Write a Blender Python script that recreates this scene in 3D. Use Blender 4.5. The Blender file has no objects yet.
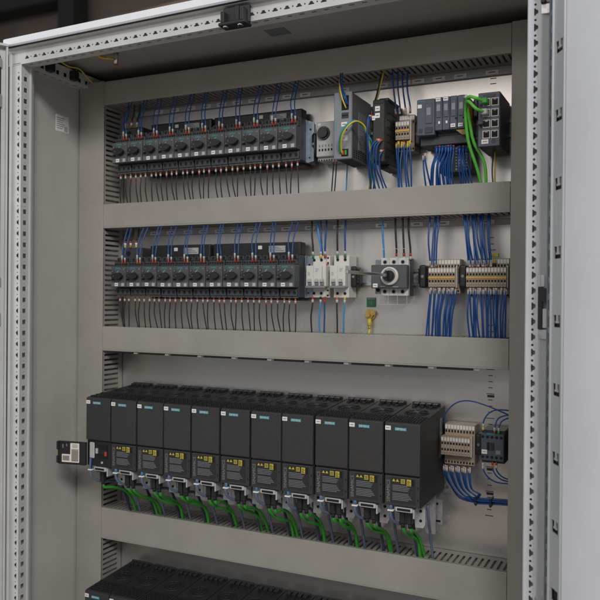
import bpy, bmesh, math, random
from mathutils import Vector, Matrix
from mathutils.geometry import tessellate_polygon
random.seed(7)
SC = bpy.context.scene
COL = SC.collection
V = Vector

# ------------------------------------------------------------------ materials
def mat(name, col, rough=.5, metal=0., noise=.10, nscale=60., bump=.0, bscale=300., spec=.5, spangle=False, rvar=.0, coat=0., streak=False, grime=0.):
    m = bpy.data.materials.new(name); m.use_nodes = True
    nt = m.node_tree; N = nt.nodes; L = nt.links
    b = N['Principled BSDF']
    b.inputs['Metallic'].default_value = metal
    b.inputs['Roughness'].default_value = rough
    b.inputs['Specular IOR Level'].default_value = spec
    b.inputs['Coat Weight'].default_value = coat
    tc = N.new('ShaderNodeNewGeometry')
    mp = N.new('ShaderNodeMapping'); L.new(tc.outputs['Position'], mp.inputs['Vector'])
    if streak: mp.inputs['Scale'].default_value = (1, 1, .06)
    if spangle:
        t = N.new('ShaderNodeTexVoronoi'); t.inputs['Scale'].default_value = nscale
        src = t.outputs['Color']
        sep = N.new('ShaderNodeSeparateColor'); L.new(src, sep.inputs[0]); fac = sep.outputs[0]
    else:
        t = N.new('ShaderNodeTexNoise'); t.inputs['Scale'].default_value = nscale
        t.inputs['Detail'].default_value = 5.; fac = t.outputs['Fac']
    L.new(mp.outputs[0], t.inputs['Vector'])
    r = N.new('ShaderNodeValToRGB'); L.new(fac, r.inputs['Fac'])
    lo, hi = (0.0, 1.0) if spangle else (.3, .7)
    r.color_ramp.elements[0].position = lo; r.color_ramp.elements[1].position = hi
    r.color_ramp.elements[0].color = tuple(c*(1-noise) for c in col)+(1,)
    r.color_ramp.elements[1].color = tuple(min(1, c*(1+noise)) for c in col)+(1,)
    out = r.outputs['Color']
    if grime > 0:
        t2 = N.new('ShaderNodeTexNoise'); t2.inputs['Scale'].default_value = 7.; t2.inputs['Detail'].default_value = 6.
        t2.inputs['Roughness'].default_value = .7
        L.new(tc.outputs['Position'], t2.inputs['Vector'])
        r2 = N.new('ShaderNodeValToRGB'); L.new(t2.outputs['Fac'], r2.inputs['Fac'])
        r2.color_ramp.elements[0].position = .38; r2.color_ramp.elements[1].position = .62
        r2.color_ramp.elements[0].color = (1-grime, 1-grime*1.05, 1-grime*1.2, 1); r2.color_ramp.elements[1].color = (1, 1, 1, 1)
        mx = N.new('ShaderNodeMix'); mx.data_type = 'RGBA'; mx.blend_type = 'MULTIPLY'; mx.inputs[0].default_value = 1
        L.new(out, mx.inputs[6]); L.new(r2.outputs['Color'], mx.inputs[7]); out = mx.outputs[2]
    L.new(out, b.inputs['Base Color'])
    if rvar > 0:
        mr = N.new('ShaderNodeMapRange'); L.new(fac, mr.inputs['Value'])
        mr.inputs['To Min'].default_value = max(.05, rough-rvar); mr.inputs['To Max'].default_value = rough+rvar
        L.new(mr.outputs[0], b.inputs['Roughness'])
    if bump > 0:
        t3 = N.new('ShaderNodeTexNoise'); t3.inputs['Scale'].default_value = bscale; t3.inputs['Detail'].default_value = 3
        L.new(tc.outputs['Position'], t3.inputs['Vector'])
        bp = N.new('ShaderNodeBump'); bp.inputs['Strength'].default_value = bump; bp.inputs['Distance'].default_value = .001
        L.new(t3.outputs['Fac'], bp.inputs['Height']); L.new(bp.outputs[0], b.inputs['Normal'])
    return m

M = {}
def defmats():
    M['duct']   = mat('duct_pvc', (.345, .332, .305), .5, noise=.05, nscale=9, bump=.10, bscale=900, grime=.08, rvar=.06)
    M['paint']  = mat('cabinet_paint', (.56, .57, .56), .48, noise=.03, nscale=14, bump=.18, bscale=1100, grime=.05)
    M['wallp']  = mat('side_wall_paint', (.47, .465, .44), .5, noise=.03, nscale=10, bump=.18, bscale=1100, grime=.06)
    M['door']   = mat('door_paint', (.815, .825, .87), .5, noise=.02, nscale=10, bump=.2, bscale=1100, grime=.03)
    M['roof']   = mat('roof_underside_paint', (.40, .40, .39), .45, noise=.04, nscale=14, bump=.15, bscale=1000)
    M['plate']  = mat('galvanised_plate', (.63, .60, .575), .34, metal=.82, noise=.018, nscale=260, spangle=True)
    M['zinc']   = mat('zinc_sheet', (.55, .56, .58), .38, metal=.8, noise=.10, nscale=160, spangle=True, rvar=.07)
    M['tube']   = mat('drawn_galvanised_tube', (.62, .64, .655), .42, metal=.45, noise=.05, nscale=60, rvar=.05, streak=True)
    M['bluezinc'] = mat('bluish_passivated_steel', (.32, .37, .42), .36, metal=.75, noise=.15, nscale=80, rvar=.08)
    M['steel']  = mat('bright_steel', (.72, .72, .72), .25, metal=1., noise=.08, nscale=120)
    M['black']  = mat('black_plastic', (.018, .018, .019), .42, noise=.12, nscale=200, bump=.1)
    M['hole']   = mat('dark_recess', (.006, .006, .006), .8, noise=.05)
    M['drive']  = mat('drive_housing_plastic', (.0235, .0235, .025), .50, noise=.08, nscale=120, bump=.25, bscale=1600, grime=.08)
    M['drive2'] = mat('drive_cover_plastic', (.036, .036, .037), .52, noise=.08, nscale=120, bump=.25, bscale=1600, grime=.06)
    M['seam']   = mat('drive_vent_plastic', (.017, .017, .018), .55, noise=.1)
    M['st']     = mat('starter_housing', (.048, .052, .058), .45, noise=.1, nscale=150, bump=.1)
    M['st2']    = mat('starter_front', (.080, .086, .092), .45, noise=.08, nscale=150, bump=.08)
    M['st3']    = mat('starter_label_band', (.125, .13, .135), .5, noise=.05)
    M['teal']   = mat('teal_print', (.05, .42, .46), .5, noise=.04)
    M['tealp']  = mat('teal_tag', (.035, .25, .30), .5, noise=.04)
    M['lprint'] = mat('light_print', (.36, .37, .38), .6, noise=.04)
    M['lprint2'] = mat('dull_print', (.22, .225, .23), .6, noise=.04)
    M['gprint'] = mat('grey_print', (.17, .18, .20), .6, noise=.05)
    M['white']  = mat('white_label', (.78, .77, .74), .5, noise=.03)
    M['wplas']  = mat('white_plastic', (.66, .65, .61), .42, noise=.03, grime=.04)
    M['gplas']  = mat('light_grey_plastic', (.44, .45, .45), .45, noise=.04)
    M['beige']  = mat('terminal_beige', (.40, .325, .245), .45, noise=.06, grime=.1)
    M['beige2'] = mat('terminal_beige_light', (.62, .58, .52), .45, noise=.05)
    M['navy']   = mat('module_bluegrey', (.064, .080, .108), .42, noise=.06, nscale=90, bump=.08)
    M['navy2']  = mat('module_bluegrey_dark', (.030, .036, .046), .45, noise=.08)
    M['psu']    = mat('psu_front_grey', (.215, .23, .255), .42, noise=.05)
    M['psus']   = mat('psu_side_metal', (.20, .205, .215), .38, metal=.6, noise=.08, nscale=60)
    M['amber']  = mat('amber_backplane', (.30, .17, .03), .4, noise=.15, nscale=150)
    M['wblue']  = mat('blue_insulation', (.007, .064, .255), .38, noise=.12, nscale=40)
    M['wlblue'] = mat('light_blue_insulation', (.04, .26, .55), .4, noise=.08)
    M['wblack'] = mat('black_insulation', (.020, .019, .018), .42, noise=.1)
    M['wgreen'] = mat('green_jacket', (.035, .30, .028), .42, noise=.08, nscale=90)
    M['wgreen2']= mat('bright_green_jacket', (.11, .50, .06), .40, noise=.06, nscale=90)
    M['wgb']    = mat('greyblue_jacket', (.12, .155, .235), .45, noise=.08)
    M['wgb2']   = mat('pale_blue_tape', (.09, .19, .36), .5, noise=.2, nscale=200)
    M['wdark']  = mat('dark_grey_jacket', (.035, .042, .06), .5, noise=.1)
    M['sleeve'] = mat('pale_sleeve', (.50, .49, .46), .5, noise=.06)
    M['red']    = mat('red_sleeve', (.38, .045, .028), .45, noise=.1)
    M['orange'] = mat('orange_sleeve', (.50, .17, .03), .45, noise=.1)
    M['yellow'] = mat('yellow_print', (.52, .43, .05), .5, noise=.05)
    M['ochre']  = mat('ochre_bridge', (.62, .36, .06), .5, noise=.08)
    M['wyel']   = mat('yellow_insulation', (.68, .52, .05), .45, noise=.06)
    M['gold']   = mat('yellow_passivated_brass', (.60, .42, .12), .35, metal=.6, noise=.2, nscale=300)
    M['greenlab'] = mat('green_sticker', (.03, .20, .09), .5, noise=.1)
    M['back']   = mat('hall_wall_paint', (.18, .145, .12), .9, noise=.35, nscale=.8)
    M['beam']   = mat('hall_beam_steel', (.018, .017, .016), .8, noise=.2)
    M['beam2']  = mat('hall_panel_ochre', (.32, .22, .165), .9, noise=.25, nscale=2)
    M['floor']  = mat('hall_floor_concrete', (.30, .25, .215), .6, noise=.15, nscale=3, bump=.1, bscale=60)
    M['gasket'] = mat('foam_gasket', (.008, .008, .008), .8, noise=.1)
    m = bpy.data.materials.new('clear_cover'); m.use_nodes = True
    N = m.node_tree.nodes; L = m.node_tree.links; N.remove(N['Principled BSDF'])
    tr = N.new('ShaderNodeBsdfTransparent'); tr.inputs[0].default_value = (.985, .988, .99, 1)
    gl = N.new('ShaderNodeBsdfGlossy'); gl.inputs['Roughness'].default_value = .12; gl.inputs[0].default_value = (.9, .9, .9, 1)
    fr = N.new('ShaderNodeFresnel'); fr.inputs[0].default_value = 1.18
    mx = N.new('ShaderNodeMixShader'); L.new(fr.outputs[0], mx.inputs[0]); L.new(tr.outputs[0], mx.inputs[1]); L.new(gl.outputs[0], mx.inputs[2])
    L.new(mx.outputs[0], N['Material Output'].inputs[0]); M['clear'] = m
defmats()

# ------------------------------------------------------------------ text
TXT = {}
def text_geo(s):
    if s in TXT: return TXT[s]
    cu = bpy.data.curves.new('t', 'FONT'); cu.body = s; cu.size = 1.; cu.resolution_u = 2
    ob = bpy.data.objects.new('t', cu); COL.objects.link(ob)
    dg = bpy.context.evaluated_depsgraph_get()
    me = bpy.data.meshes.new_from_object(ob.evaluated_get(dg))
    vs = [v.co.copy() for v in me.vertices]; fs = [tuple(p.vertices) for p in me.polygons]
    bpy.data.objects.remove(ob); bpy.data.curves.remove(cu); bpy.data.meshes.remove(me)
    w = max(v.x for v in vs); TXT[s] = (vs, fs, w); return TXT[s]

# ------------------------------------------------------------------ mesh builder
class MB:
    def __init__(s): s.bm = bmesh.new(); s.mats = []
    def mi(s, m):
        if m not in s.mats: s.mats.append(m)
        return s.mats.index(m)
    def box(s, x0, x1, y0, y1, z0, z1, m='st', bev=0, seg=1):
        k = s.mi(m)
        P = [(x0,y0,z0),(x1,y0,z0),(x1,y1,z0),(x0,y1,z0),(x0,y0,z1),(x1,y0,z1),(x1,y1,z1),(x0,y1,z1)]
        vs = [s.bm.verts.new(p) for p in P]
        F = [(0,3,2,1),(4,5,6,7),(0,1,5,4),(1,2,6,5),(2,3,7,6),(3,0,4,7)]
        fs = [s.bm.faces.new([vs[i] for i in f]) for f in F]
        for f in fs: f.material_index = k
        if bev > 0:
            es = list({e for f in fs for e in f.edges})
            r = bmesh.ops.bevel(s.bm, geom=es, offset=bev, segments=seg, profile=.6, affect='EDGES', clamp_overlap=True)
            for f in r['faces']: f.material_index = k
        return s
    def obox(s, o, U, Vv, W, a, b, c, m, bev=0):   # box in a frame: o + u*U + v*V + w*W over ranges a,b,c
        n0 = len(s.bm.verts); s.bm.verts.ensure_lookup_table()
        before = set(s.bm.verts)
        s.box(a[0], a[1], b[0], b[1], c[0], c[1], m, bev)
        for v in s.bm.verts:
            if v not in before: p = v.co; v.co = V(o)+V(U)*p.x+V(Vv)*p.y+V(W)*p.z
        return s
    def poly(s, pts, m):
        k = s.mi(m); f = s.bm.faces.new([s.bm.verts.new(p) for p in pts]); f.material_index = k; return s
    def prism_x(s, prof, x0, x1, m):               # prof: (y,z) points
        k = s.mi(m)
        a = [s.bm.verts.new((x0, y, z)) for y, z in prof]; b = [s.bm.verts.new((x1, y, z)) for y, z in prof]
        n = len(prof); fs = [s.bm.faces.new(a), s.bm.faces.new(b[::-1])]
        for i in range(n): fs.append(s.bm.faces.new([a[i], b[i], b[(i+1) % n], a[(i+1) % n]]))
        for f in fs: f.material_index = k
        return s
    def prism(s, o, U, Vv, W, pts, d, m):          # outline pts in (U,V), extruded d along W
        k = s.mi(m); o = V(o); U = V(U); Vv = V(Vv); W = V(W)
        a = [s.bm.verts.new(o+U*p[0]+Vv*p[1]) for p in pts]; b = [s.bm.verts.new(o+U*p[0]+Vv*p[1]+W*d) for p in pts]
        n = len(pts); fs = [s.bm.faces.new(a), s.bm.faces.new(b[::-1])]
        for i in range(n): fs.append(s.bm.faces.new([a[i], b[i], b[(i+1) % n], a[(i+1) % n]]))
        for f in fs: f.material_index = k
        return s
    def cyl(s, c, ax, r, h, m, seg=14, r2=None, smooth=True):
        k = s.mi(m); c = V(c); ax = V(ax).normalized(); q = ax.to_track_quat('Z', 'Y'); r2 = r if r2 is None else r2
        A = [];B = []
        for i in range(seg):
            t = 2*math.pi*i/seg; d = V((math.cos(t), math.sin(t), 0))
            A.append(s.bm.verts.new(c+q@(d*r))); B.append(s.bm.verts.new(c+q@(d*r2)+ax*h))
        fs = [s.bm.faces.new(A[::-1]), s.bm.faces.new(B)]
        for f in fs: f.material_index = k
        for i in range(seg):
            f = s.bm.faces.new([A[i], A[(i+1) % seg], B[(i+1) % seg], B[i]]); f.material_index = k; f.smooth = smooth
        return s
    def ring(s, c, ax, r, t, m, seg=24, ts=6):
        k = s.mi(m); c = V(c); q = V(ax).normalized().to_track_quat('Z', 'Y'); R = []
        for i in range(seg):
            a = 2*math.pi*i/seg; row = []
            for j in range(ts):
                b = 2*math.pi*j/ts
                row.append(s.bm.verts.new(c+q@V(((r+t*math.cos(b))*math.cos(a), (r+t*math.cos(b))*math.sin(a), t*math.sin(b)))))
            R.append(row)
        for i in range(seg):
            for j in range(ts):
                f = s.bm.faces.new([R[i][j], R[(i+1) % seg][j], R[(i+1) % seg][(j+1) % ts], R[i][(j+1) % ts]]); f.material_index = k; f.smooth = True
        return s
    def tube(s, pts, r, m, seg=8, sub=5):
        k = s.mi(m); P = spline([V(p) for p in pts], sub) if len(pts) > 2 else [V(p) for p in pts]
        rows = []; up = None
        for i, p in enumerate(P):
            t = (P[min(i+1, len(P)-1)]-P[max(i-1, 0)]).normalized()
            if up is None:
                up = t.orthogonal().normalized()
            up = (up-t*up.dot(t)).normalized(); sd = t.cross(up)
            rr = r(i/(len(P)-1)) if callable(r) else r
            rows.append([s.bm.verts.new(p+(up*math.cos(2*math.pi*j/seg)+sd*math.sin(2*math.pi*j/seg))*rr) for j in range(seg)])
        for i in range(len(rows)-1):
            for j in range(seg):
                f = s.bm.faces.new([rows[i][j], rows[i][(j+1) % seg], rows[i+1][(j+1) % seg], rows[i+1][j]]); f.material_index = k; f.smooth = True
        for row in (rows[0][::-1], rows[-1]):
            f = s.bm.faces.new(row); f.material_index = k
        return s
    def text(s, st, o, U, Vv, size, m, width=None, depth=0):
        vs, fs, w = text_geo(st); k = s.mi(m); o = V(o); U = V(U); Vv = V(Vv)
        sx = size if width is None else width/w
        L = [s.bm.verts.new(o+U*(v.x*sx)+Vv*(v.y*size)) for v in vs]
        for f in fs:
            try: g = s.bm.faces.new([L[i] for i in f]); g.material_index = k
            except ValueError: pass
        return s
    def perf(s, o, U, Vv, W, length, width, pitch, holes, thick, m, start=0.):
        """sheet in (U along length, V across width) with real holes repeated every pitch; W is outward."""
        k = s.mi(m); o = V(o); U = V(U); Vv = V(Vv); W = V(W); n = int((length-start)/pitch)
        def quad(a, b, c, d):
            f = s.bm.faces.new([s.bm.verts.new(o+U*p[0]+Vv*p[1]) for p in (a, b, c, d)]); f.material_index = k
        if start > 0: quad((0, 0), (start, 0), (start, width), (0, width))
        e = start+n*pitch
        if length-e > 1e-5: quad((e, 0), (length, 0), (length, width), (e, width))
        outer = [(0, 0), (pitch, 0), (pitch, width), (0, width)]
        loops = [[V((p[0], p[1], 0)) for p in outer]]+[[V((p[0], p[1], 0)) for p in h] for h in holes]
        tris = tessellate_polygon(loops); flat = [p for l in loops for p in l]
        for i in range(n):
            u0 = start+i*pitch
            L = [s.bm.verts.new(o+U*(p.x+u0)+Vv*p.y) for p in flat]
            for t in tris:
                f = s.bm.faces.new([L[j] for j in t]); f.material_index = k
            for h in holes:
                a = [s.bm.verts.new(o+U*(p[0]+u0)+Vv*p[1]) for p in h]; b = [s.bm.verts.new(o+U*(p[0]+u0)+Vv*p[1]-W*thick) for p in h]
                for j in range(len(h)):
                    f = s.bm.faces.new([a[j], a[(j+1) % len(h)], b[(j+1) % len(h)], b[j]]); f.material_index = k
        return s

def spline(P, sub):
    out = []; Q = [P[0]*2-P[1]]+P+[P[-1]*2-P[-2]]
    for i in range(1, len(Q)-2):
        a, b, c, d = Q[i-1:i+3]
        for j in range(sub):
            t = j/sub
            out.append(.5*((2*b)+(c-a)*t+(2*a-5*b+4*c-d)*t*t+(3*b-a-3*c+d)*t*t*t))
    out.append(P[-1]); return out
def circ(cx, cy, r, n=10): return [(cx+r*math.cos(2*math.pi*i/n), cy+r*math.sin(2*math.pi*i/n)) for i in range(n)]
def rect(x0, x1, y0, y1): return [(x0, y0), (x1, y0), (x1, y1), (x0, y1)]

def obj(name, mb, parent=None, local=False):
    """link the builder as ONE mesh object; its geometry is in world space unless local."""
    me = bpy.data.meshes.new(name)
    root = parent
    off = V((0, 0, 0))
    while root is not None: off += V(root.location); root = root.parent
    if not local:
        for v in mb.bm.verts: v.co -= off
    else:
        pass
    mb.bm.normal_update()
    bmesh.ops.recalc_face_normals(mb.bm, faces=mb.bm.faces[:]) if getattr(mb, 'recalc', True) else None
    mb.bm.to_mesh(me); mb.bm.free()
    for k in mb.mats: me.materials.append(M[k])
    o = bpy.data.objects.new(name, me); COL.objects.link(o)
    if parent is not None: o.parent = parent
    return o
def tag(o, label=None, cat=None, group=None, kind=None):
    if label: o['label'] = label
    if cat: o['category'] = cat
    if group: o['group'] = group
    if kind: o['kind'] = kind
    return o
def thing(name, label, cat, loc=(0, 0, 0), group=None):
    o = bpy.data.objects.new(name, None); COL.objects.link(o); o.location = loc; o.empty_display_size = .02
    return tag(o, label, cat, group)
def rebase(o, loc):                          # give a single-mesh thing an origin of its own
    loc = V(loc)
    o.data.transform(Matrix.Translation(-loc)); o.location = loc; return o
def copy_tree(o, parent=None):
    c = o.copy(); COL.objects.link(c); c.parent = parent
    for ch in [x for x in o.children]: copy_tree(ch, c)
    return c
ORD = ['first', 'second', 'third', 'fourth', 'fifth', 'sixth', 'seventh', 'eighth', 'ninth', 'tenth', 'eleventh', 'twelfth',
       'thirteenth', 'fourteenth', 'fifteenth', 'sixteenth']
X, Y_, Z = V((1, 0, 0)), V((0, 1, 0)), V((0, 0, 1))
FR = -Y_                                     # out of the mounting plate, towards the viewer

# ------------------------------------------------------------------ setting
mb = MB(); mb.box(-14, 14, -14, 9, -.80, -.66, 'floor'); tag(obj('floor', mb), kind='structure')
mb = MB(); mb.box(-12, 9, 6.0, 6.3, -.66, 7, 'back')
tag(obj('hall_wall', mb), kind='structure')
t = thing('steel_roof_truss', 'dark steel roof beams of the hall above and behind the cabinet', 'beam', (-6, 5.7, 4.3))
mb = MB(); mb.box(-9.5, -5.62, 5.6, 5.9, 4.42, 4.62, 'beam', .02); obj('chord', mb, t)
mb = MB(); mb.box(-5.62, -5.37, 5.6, 5.9, -.66, 6.5, 'beam', .02); obj('column', mb, t)
mb = MB(); mb.obox((-5.37, 5.7, 4.62), V((1, 0, .35)).normalized(), Y_, V((-.35, 0, 1)).normalized(), (0, 3.5), (0, .2), (0, .16), 'beam'); obj('brace', mb, t)
for x in (-6.62, -6.37):
    mb = MB(); mb.cyl((x, 5.2, 3.4), Z, .018, 3.0, 'psu', 10); tag(rebase(obj('hanging_rod', mb), (x, 5.2, 3.4)), 'thin grey rod hanging in the dark hall, '+('left of the two' if x < -6.5 else 'right of the two'), 'rod', 'hanging rods in the hall')
mb = MB(); mb.obox((-5.37, 5.86, 3.5), (1, 0, .035), Y_, Z, (0, 3.0), (0, .08), (0, .70), 'beam2', .01)
tag(rebase(obj('wall_panel', mb), (-4, 5.9, 3.5)), 'blurred ochre panel on the hall wall just above the cabinet roof', 'panel')
# ------------------------------------------------------------------ cabinet
CX0, CX1, FY = -.172, 1.006, -.300
ZR = 1.310
rl = V((1, 0, .014)).normalized(); rz = V((-rl.z, 0, rl.x))
cab = thing('switch_cabinet', 'tall light grey steel switchgear cabinet with its doors open and galvanised mounting plate', 'cabinet', (.42, 0, -.66))
mb = MB(); mb.box(-.150, .99, 0, .003, -.56, 1.290, 'plate'); obj('mounting_plate', mb, cab)
# ruler marks stamped on the plate, part of the plate's print
for z0, z1 in ((.745, .872), (.628, .700), (.30, .60)):
    z = z0; i = 0; mb = MB()
    while z < z1:
        w = .016 if i % 4 == 0 else .009
        mb.box(.856-w/2, .856+w/2, -.0006, -.0002, z, z+.0014, 'black'); z += .0125; i += 1
    obj('ruler_scale', mb, cab)
for z in (.6585, .4185, .3935, .3435, .5435): mb = MB(); mb.box(.850, .864, -.0010, -.0007, z, z+.005, 'black'); obj('ruler_number', mb, cab)
mb = MB()
for z in (1.185, 1.196): mb.box(.850, .862, -.0006, -.0002, z, z+.0016, 'black')
obj('ruler_scale', mb, cab)
mb = MB(); mb.box(-.178, -.166, -.27, .06, -.6, ZR, 'wallp'); obj('side_panel', mb, cab)
mb = MB(); mb.box(1.002, 1.014, -.27, .06, -.6, ZR, 'paint'); obj('side_panel', mb, cab)
mb = MB(); mb.box(-.166, 1.002, .048, .06, -.6, ZR, 'paint'); obj('back_panel', mb, cab)
# roof: panel and rolled outer edge
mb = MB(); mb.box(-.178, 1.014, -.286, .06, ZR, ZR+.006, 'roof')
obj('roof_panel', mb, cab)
mb = MB(); mb.obox((-.170, -.322, 1.3005), rl, Y_, rz, (0, 1.184), (0, .022), (0, .0185), 'door', .003)
mb.obox((-.170, -.322, 1.3005), rl, Y_, rz, (.001, 1.183), (.004, .008), (-.0015, -.0002), 'gasket'); mb.obox((-.170, -.322, 1.3005), rl, Y_, rz, (.001, 1.183), (.0082, .0225), (-.003, -.0002), 'paint')
obj('roof_edge', mb, cab)
mb = MB(); mb.box(.405, .452, -.155, -.115, ZR-.0008, ZR-.0002, 'gprint')
for k in range(5): mb.box(.409, .448-.004*(k % 2), -.150+.007*k, -.1475+.007*k, ZR-.0014, ZR-.0009, 'psu')
obj('roof_label', mb, cab)
trap = [(.0065, .0), (.0185, .0), (.0185, .0022), (.0165, .0030), (.0155, .0058), (.0135, .0066), (.0115, .0066), (.0095, .0058), (.0085, .0030), (.0065, .0022)]
mb = MB(); mb.recalc = False
y0 = .0205
tr = [(p[0]-.003, y0-p[1]) for p in trap][::-1]
mb.perf((-.160, FY, -.6), Z, X, FR, 1.868, .024, .025, [tr, circ(.0215, y0-.003, .0017, 8)], .0015, 'paint')
# bright lip, inner face with square holes, outer flange, inside of the profile
mb.box(-.1365, -.1335, FY-.001, FY+.002, -.6, 1.268, 'paint', .0008)
mb.perf((-.1345, FY+.002, -.6), Z, Y_, X, 1.868, .024, .025, [rect(.004, .0145, .006, .016), circ(.0205, .011, .0014, 8)], .0015, 'paint')
mb.box(-.1345, -.1315, FY+.026, FY+.030, -.6, 1.268, 'paint')
mb.box(-.168, -.1605, FY-.003, FY+.030, -.6, 1.292, 'paint', .001)
mb.box(-.160, -.1465, FY+.012, FY+.05, -.6, 1.268, 'paint')
obj('frame_post', mb, cab)
mb = MB(); mb.recalc = False
tr = [(p[0]-.003, p[1]+.0085) for p in trap]
mb.perf((.9705, FY, -.6), Z, X, FR, 1.868, .0195, .025, [tr, circ(.0215, .0105, .0021, 8)], .0015, 'door')
mb.box(.9900, .9915, FY, FY+.022, -.6, 1.268, 'paint')
mb.box(.9690, .9704, FY, FY+.035, -.6, 1.268, 'paint')
mb.box(.9915, 1.012, FY+.0205, FY+.024, -.6, 1.29, 'paint')
mb.box(.9706, .9895, FY+.011, FY+.05, -.6, 1.268, 'paint')
obj('frame_post', mb, cab)
# top rail: slightly out of level in the photo
mb = MB(); mb.recalc = False
o0 = V((-.172, FY, 1.266))
tr = [(p[0]-.003, p[1]+.0085) for p in trap]
mb.perf(o0, rl, rz, FR, 1.178, .0245, .025, [tr, circ(.0215, .012, .0017, 8)], .0015, 'paint', start=.045)
mb.obox(o0, rl, Y_, rz, (0, 1.178), (-.0012, .002), (-.0022, .0), 'paint')
mb.perf(o0+Y_*.002-Z*.001, rl, Y_, -Z, 1.178, .024, .025, [rect(.004, .015, .008, .014), circ(.0205, .011, .0014, 8)], .0015, 'paint', start=.045)
mb.obox(o0, rl, Y_, rz, (0, 1.178), (.026, .029), (-.002, .03), 'paint')
mb.obox(o0, rl, Y_, rz, (0, 1.178), (.012, .024), (.002, .022), 'paint')
mb.obox(o0, rl, Y_, rz, (0, 1.178), (-.001, .001), (.0245, .0330), 'paint')
obj('top_rail', mb, cab)
# depth rail at the top left
mb = MB(); mb.recalc = False
mb.perf((-.135, -.27, 1.267), Y_, Z, X, .262, .026, .025, [rect(.004, .0145, .006, .016), circ(.0205, .011, .0014, 8)], .0015, 'paint')
mb.perf((-.166, -.27, 1.267), Y_, X, -Z, .262, .031, .025, [rect(.004, .0145, .012, .018)], .0015, 'paint')
mb.box(-.137, -.134, -.27, 0, 1.293, 1.298, 'paint'); mb.box(-.16, -.15, -.27, -.01, 1.285, 1.308, 'hole')
obj('depth_rail', mb, cab)
for y in (-.215, -.135):
    mb = MB(); mb.box(-.136, -.120, y-.012, y+.008, 1.270, 1.292, 'black', .002); mb.cyl((-.122, y-.002, 1.292), Z, .006, .008, 'black')
    tag(rebase(obj('cable_clip', mb), (-.128, y, 1.27)), 'black cable clip on the top left depth rail, '+('nearer the front post' if y < -.2 else 'nearer the mounting plate'), 'cable clip', 'cable clips on the depth rail')
mb = MB(); mb.tube([(-.128, -.255, 1.283), (-.118, -.215, 1.299), (-.116, -.17, 1.294), (-.117, -.13, 1.298), (-.124, -.09, 1.285), (-.12, -.05, 1.27)], .0018, 'wyel')
mb.tube([(-.128, -.25, 1.285), (-.12, -.232, 1.297), (-.118, -.21, 1.300)], .0022, 'wgreen')
tag(rebase(obj('earth_wire', mb), (-.12, -.15, 1.28)), 'yellow green earth wire clipped along the top left depth rail', 'wire')
mb = MB(); mb.tube([(-.02, -.19, 1.308), (-.012, -.178, 1.300), (.004, -.170, 1.298), (.018, -.165, 1.296)], .0026, 'wyel'); mb.tube([(-.018, -.188, 1.306), (.0, -.175, 1.300)], .002, 'orange')
mb.cyl((.022, -.165, 1.309), -Z, .006, .026, 'steel'); mb.cyl((.022, -.165, 1.283), -Z, .004, .006, 'orange')
tag(rebase(obj('earth_lug', mb), (.02, -.165, 1.29)), 'short yellow earth lead and bolt hanging under the roof near the left', 'earth lead')
mb = MB(); mb.box(-.1660, -.1656, -.159, -.114, 1.148, 1.188, 'white')
for k in range(6): mb.box(-.1656, -.1653, -.155, -.128-.004*(k % 3), 1.180-.005*k, 1.1815-.005*k, 'gprint')
mb.box(-.1656, -.1653, -.130, -.118, 1.150, 1.163, 'gplas')
tag(rebase(obj('rating_label', mb), (-.166, -.137, 1.168)), 'white rating sticker on the left inner side wall', 'sticker')
# door latch plate at the top rail
t = thing('door_latch', 'black door latch bracket with two bright screws on the top rail', 'latch', (.43, FY, 1.27))
mb = MB(); mb.box(.400, .458, -.312, -.303, 1.268, 1.303, 'black', .002); mb.box(.400, .458, -.330, -.300, 1.262, 1.268, 'black', .0015)
mb.box(.404, .412, -.328, -.309, 1.268, 1.290, 'black', .001); mb.box(.446, .454, -.328, -.309, 1.268, 1.293, 'black', .001); mb.box(.435, .443, -.326, -.309, 1.268, 1.297, 'seam', .001)
obj('bracket', mb, t)
for x in (.413, .445):
    mb = MB(); mb.cyl((x, -.322, 1.263), -Z, .0055, .004, 'steel'); mb.cyl((x, -.322, 1.2592), -Z, .0028, .0005, 'hole', 6); obj('screw', mb, t)

# right door, opened about 120 degrees: s along the leaf, n inwards
H = V((1.005, -.322, 0)); th = math.radians(120); D = V((-math.cos(th), -math.sin(th), 0)); Nn = V((D.y, -D.x, 0))
dr = thing('door', None, None); dr.parent = cab; dr.location = V((H.x, H.y, 0))-cab.location; dr['label'] = 'right cabinet door swung open, pale inner face'
def dobox(mb, a, b, c, m, bev=0): mb.obox(H, D, Nn, Z, a, b, c, m, bev)
mb = MB(); dobox(mb, (0, .59), (-.003, 0), (-.6, 1.335), 'door'); dobox(mb, (.1115, .57), (.0002, .0215), (-.57, 1.33), 'door', .002); dobox(mb, (-.002, .003), (-.02, .012), (-.6, 1.335), 'paint'); obj('door_leaf', mb, dr)
mb = MB(); mb.recalc = False
clip_o = H+D*.072+Nn*.0225
cshape = [rect(0, .014, 0, .013)]
mb.perf(V((clip_o.x, clip_o.y, -.55)), Z, D, Nn, 1.87, .037, .1, [rect(.055, .073, .0075, .0305)], .002, 'tube')
dobox(mb, (.0665, .072), (.001, .0240), (-.55, 1.32), 'tube', .001)
dobox(mb, (.109, .1105), (.001, .0240), (-.55, 1.32), 'tube')
dobox(mb, (.074, .108), (.001, .0185), (-.55, 1.32), 'hole')
obj('door_frame_tube', mb, dr)
mb = MB(); mb.recalc = False
q = H+D*.052+Nn*.0205
mb.perf(V((q.x, q.y, -.55)), Z, D, Nn, 1.87, .0145, .025, [rect(.004, .020, .004, .009)], .003, 'bluezinc')
dobox(mb, (.0505, .052), (.001, .021), (-.55, 1.32), 'bluezinc'); dobox(mb, (.054, .064), (.001, .010), (-.55, 1.32), 'hole')
obj('perforated_strip', mb, dr)
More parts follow.
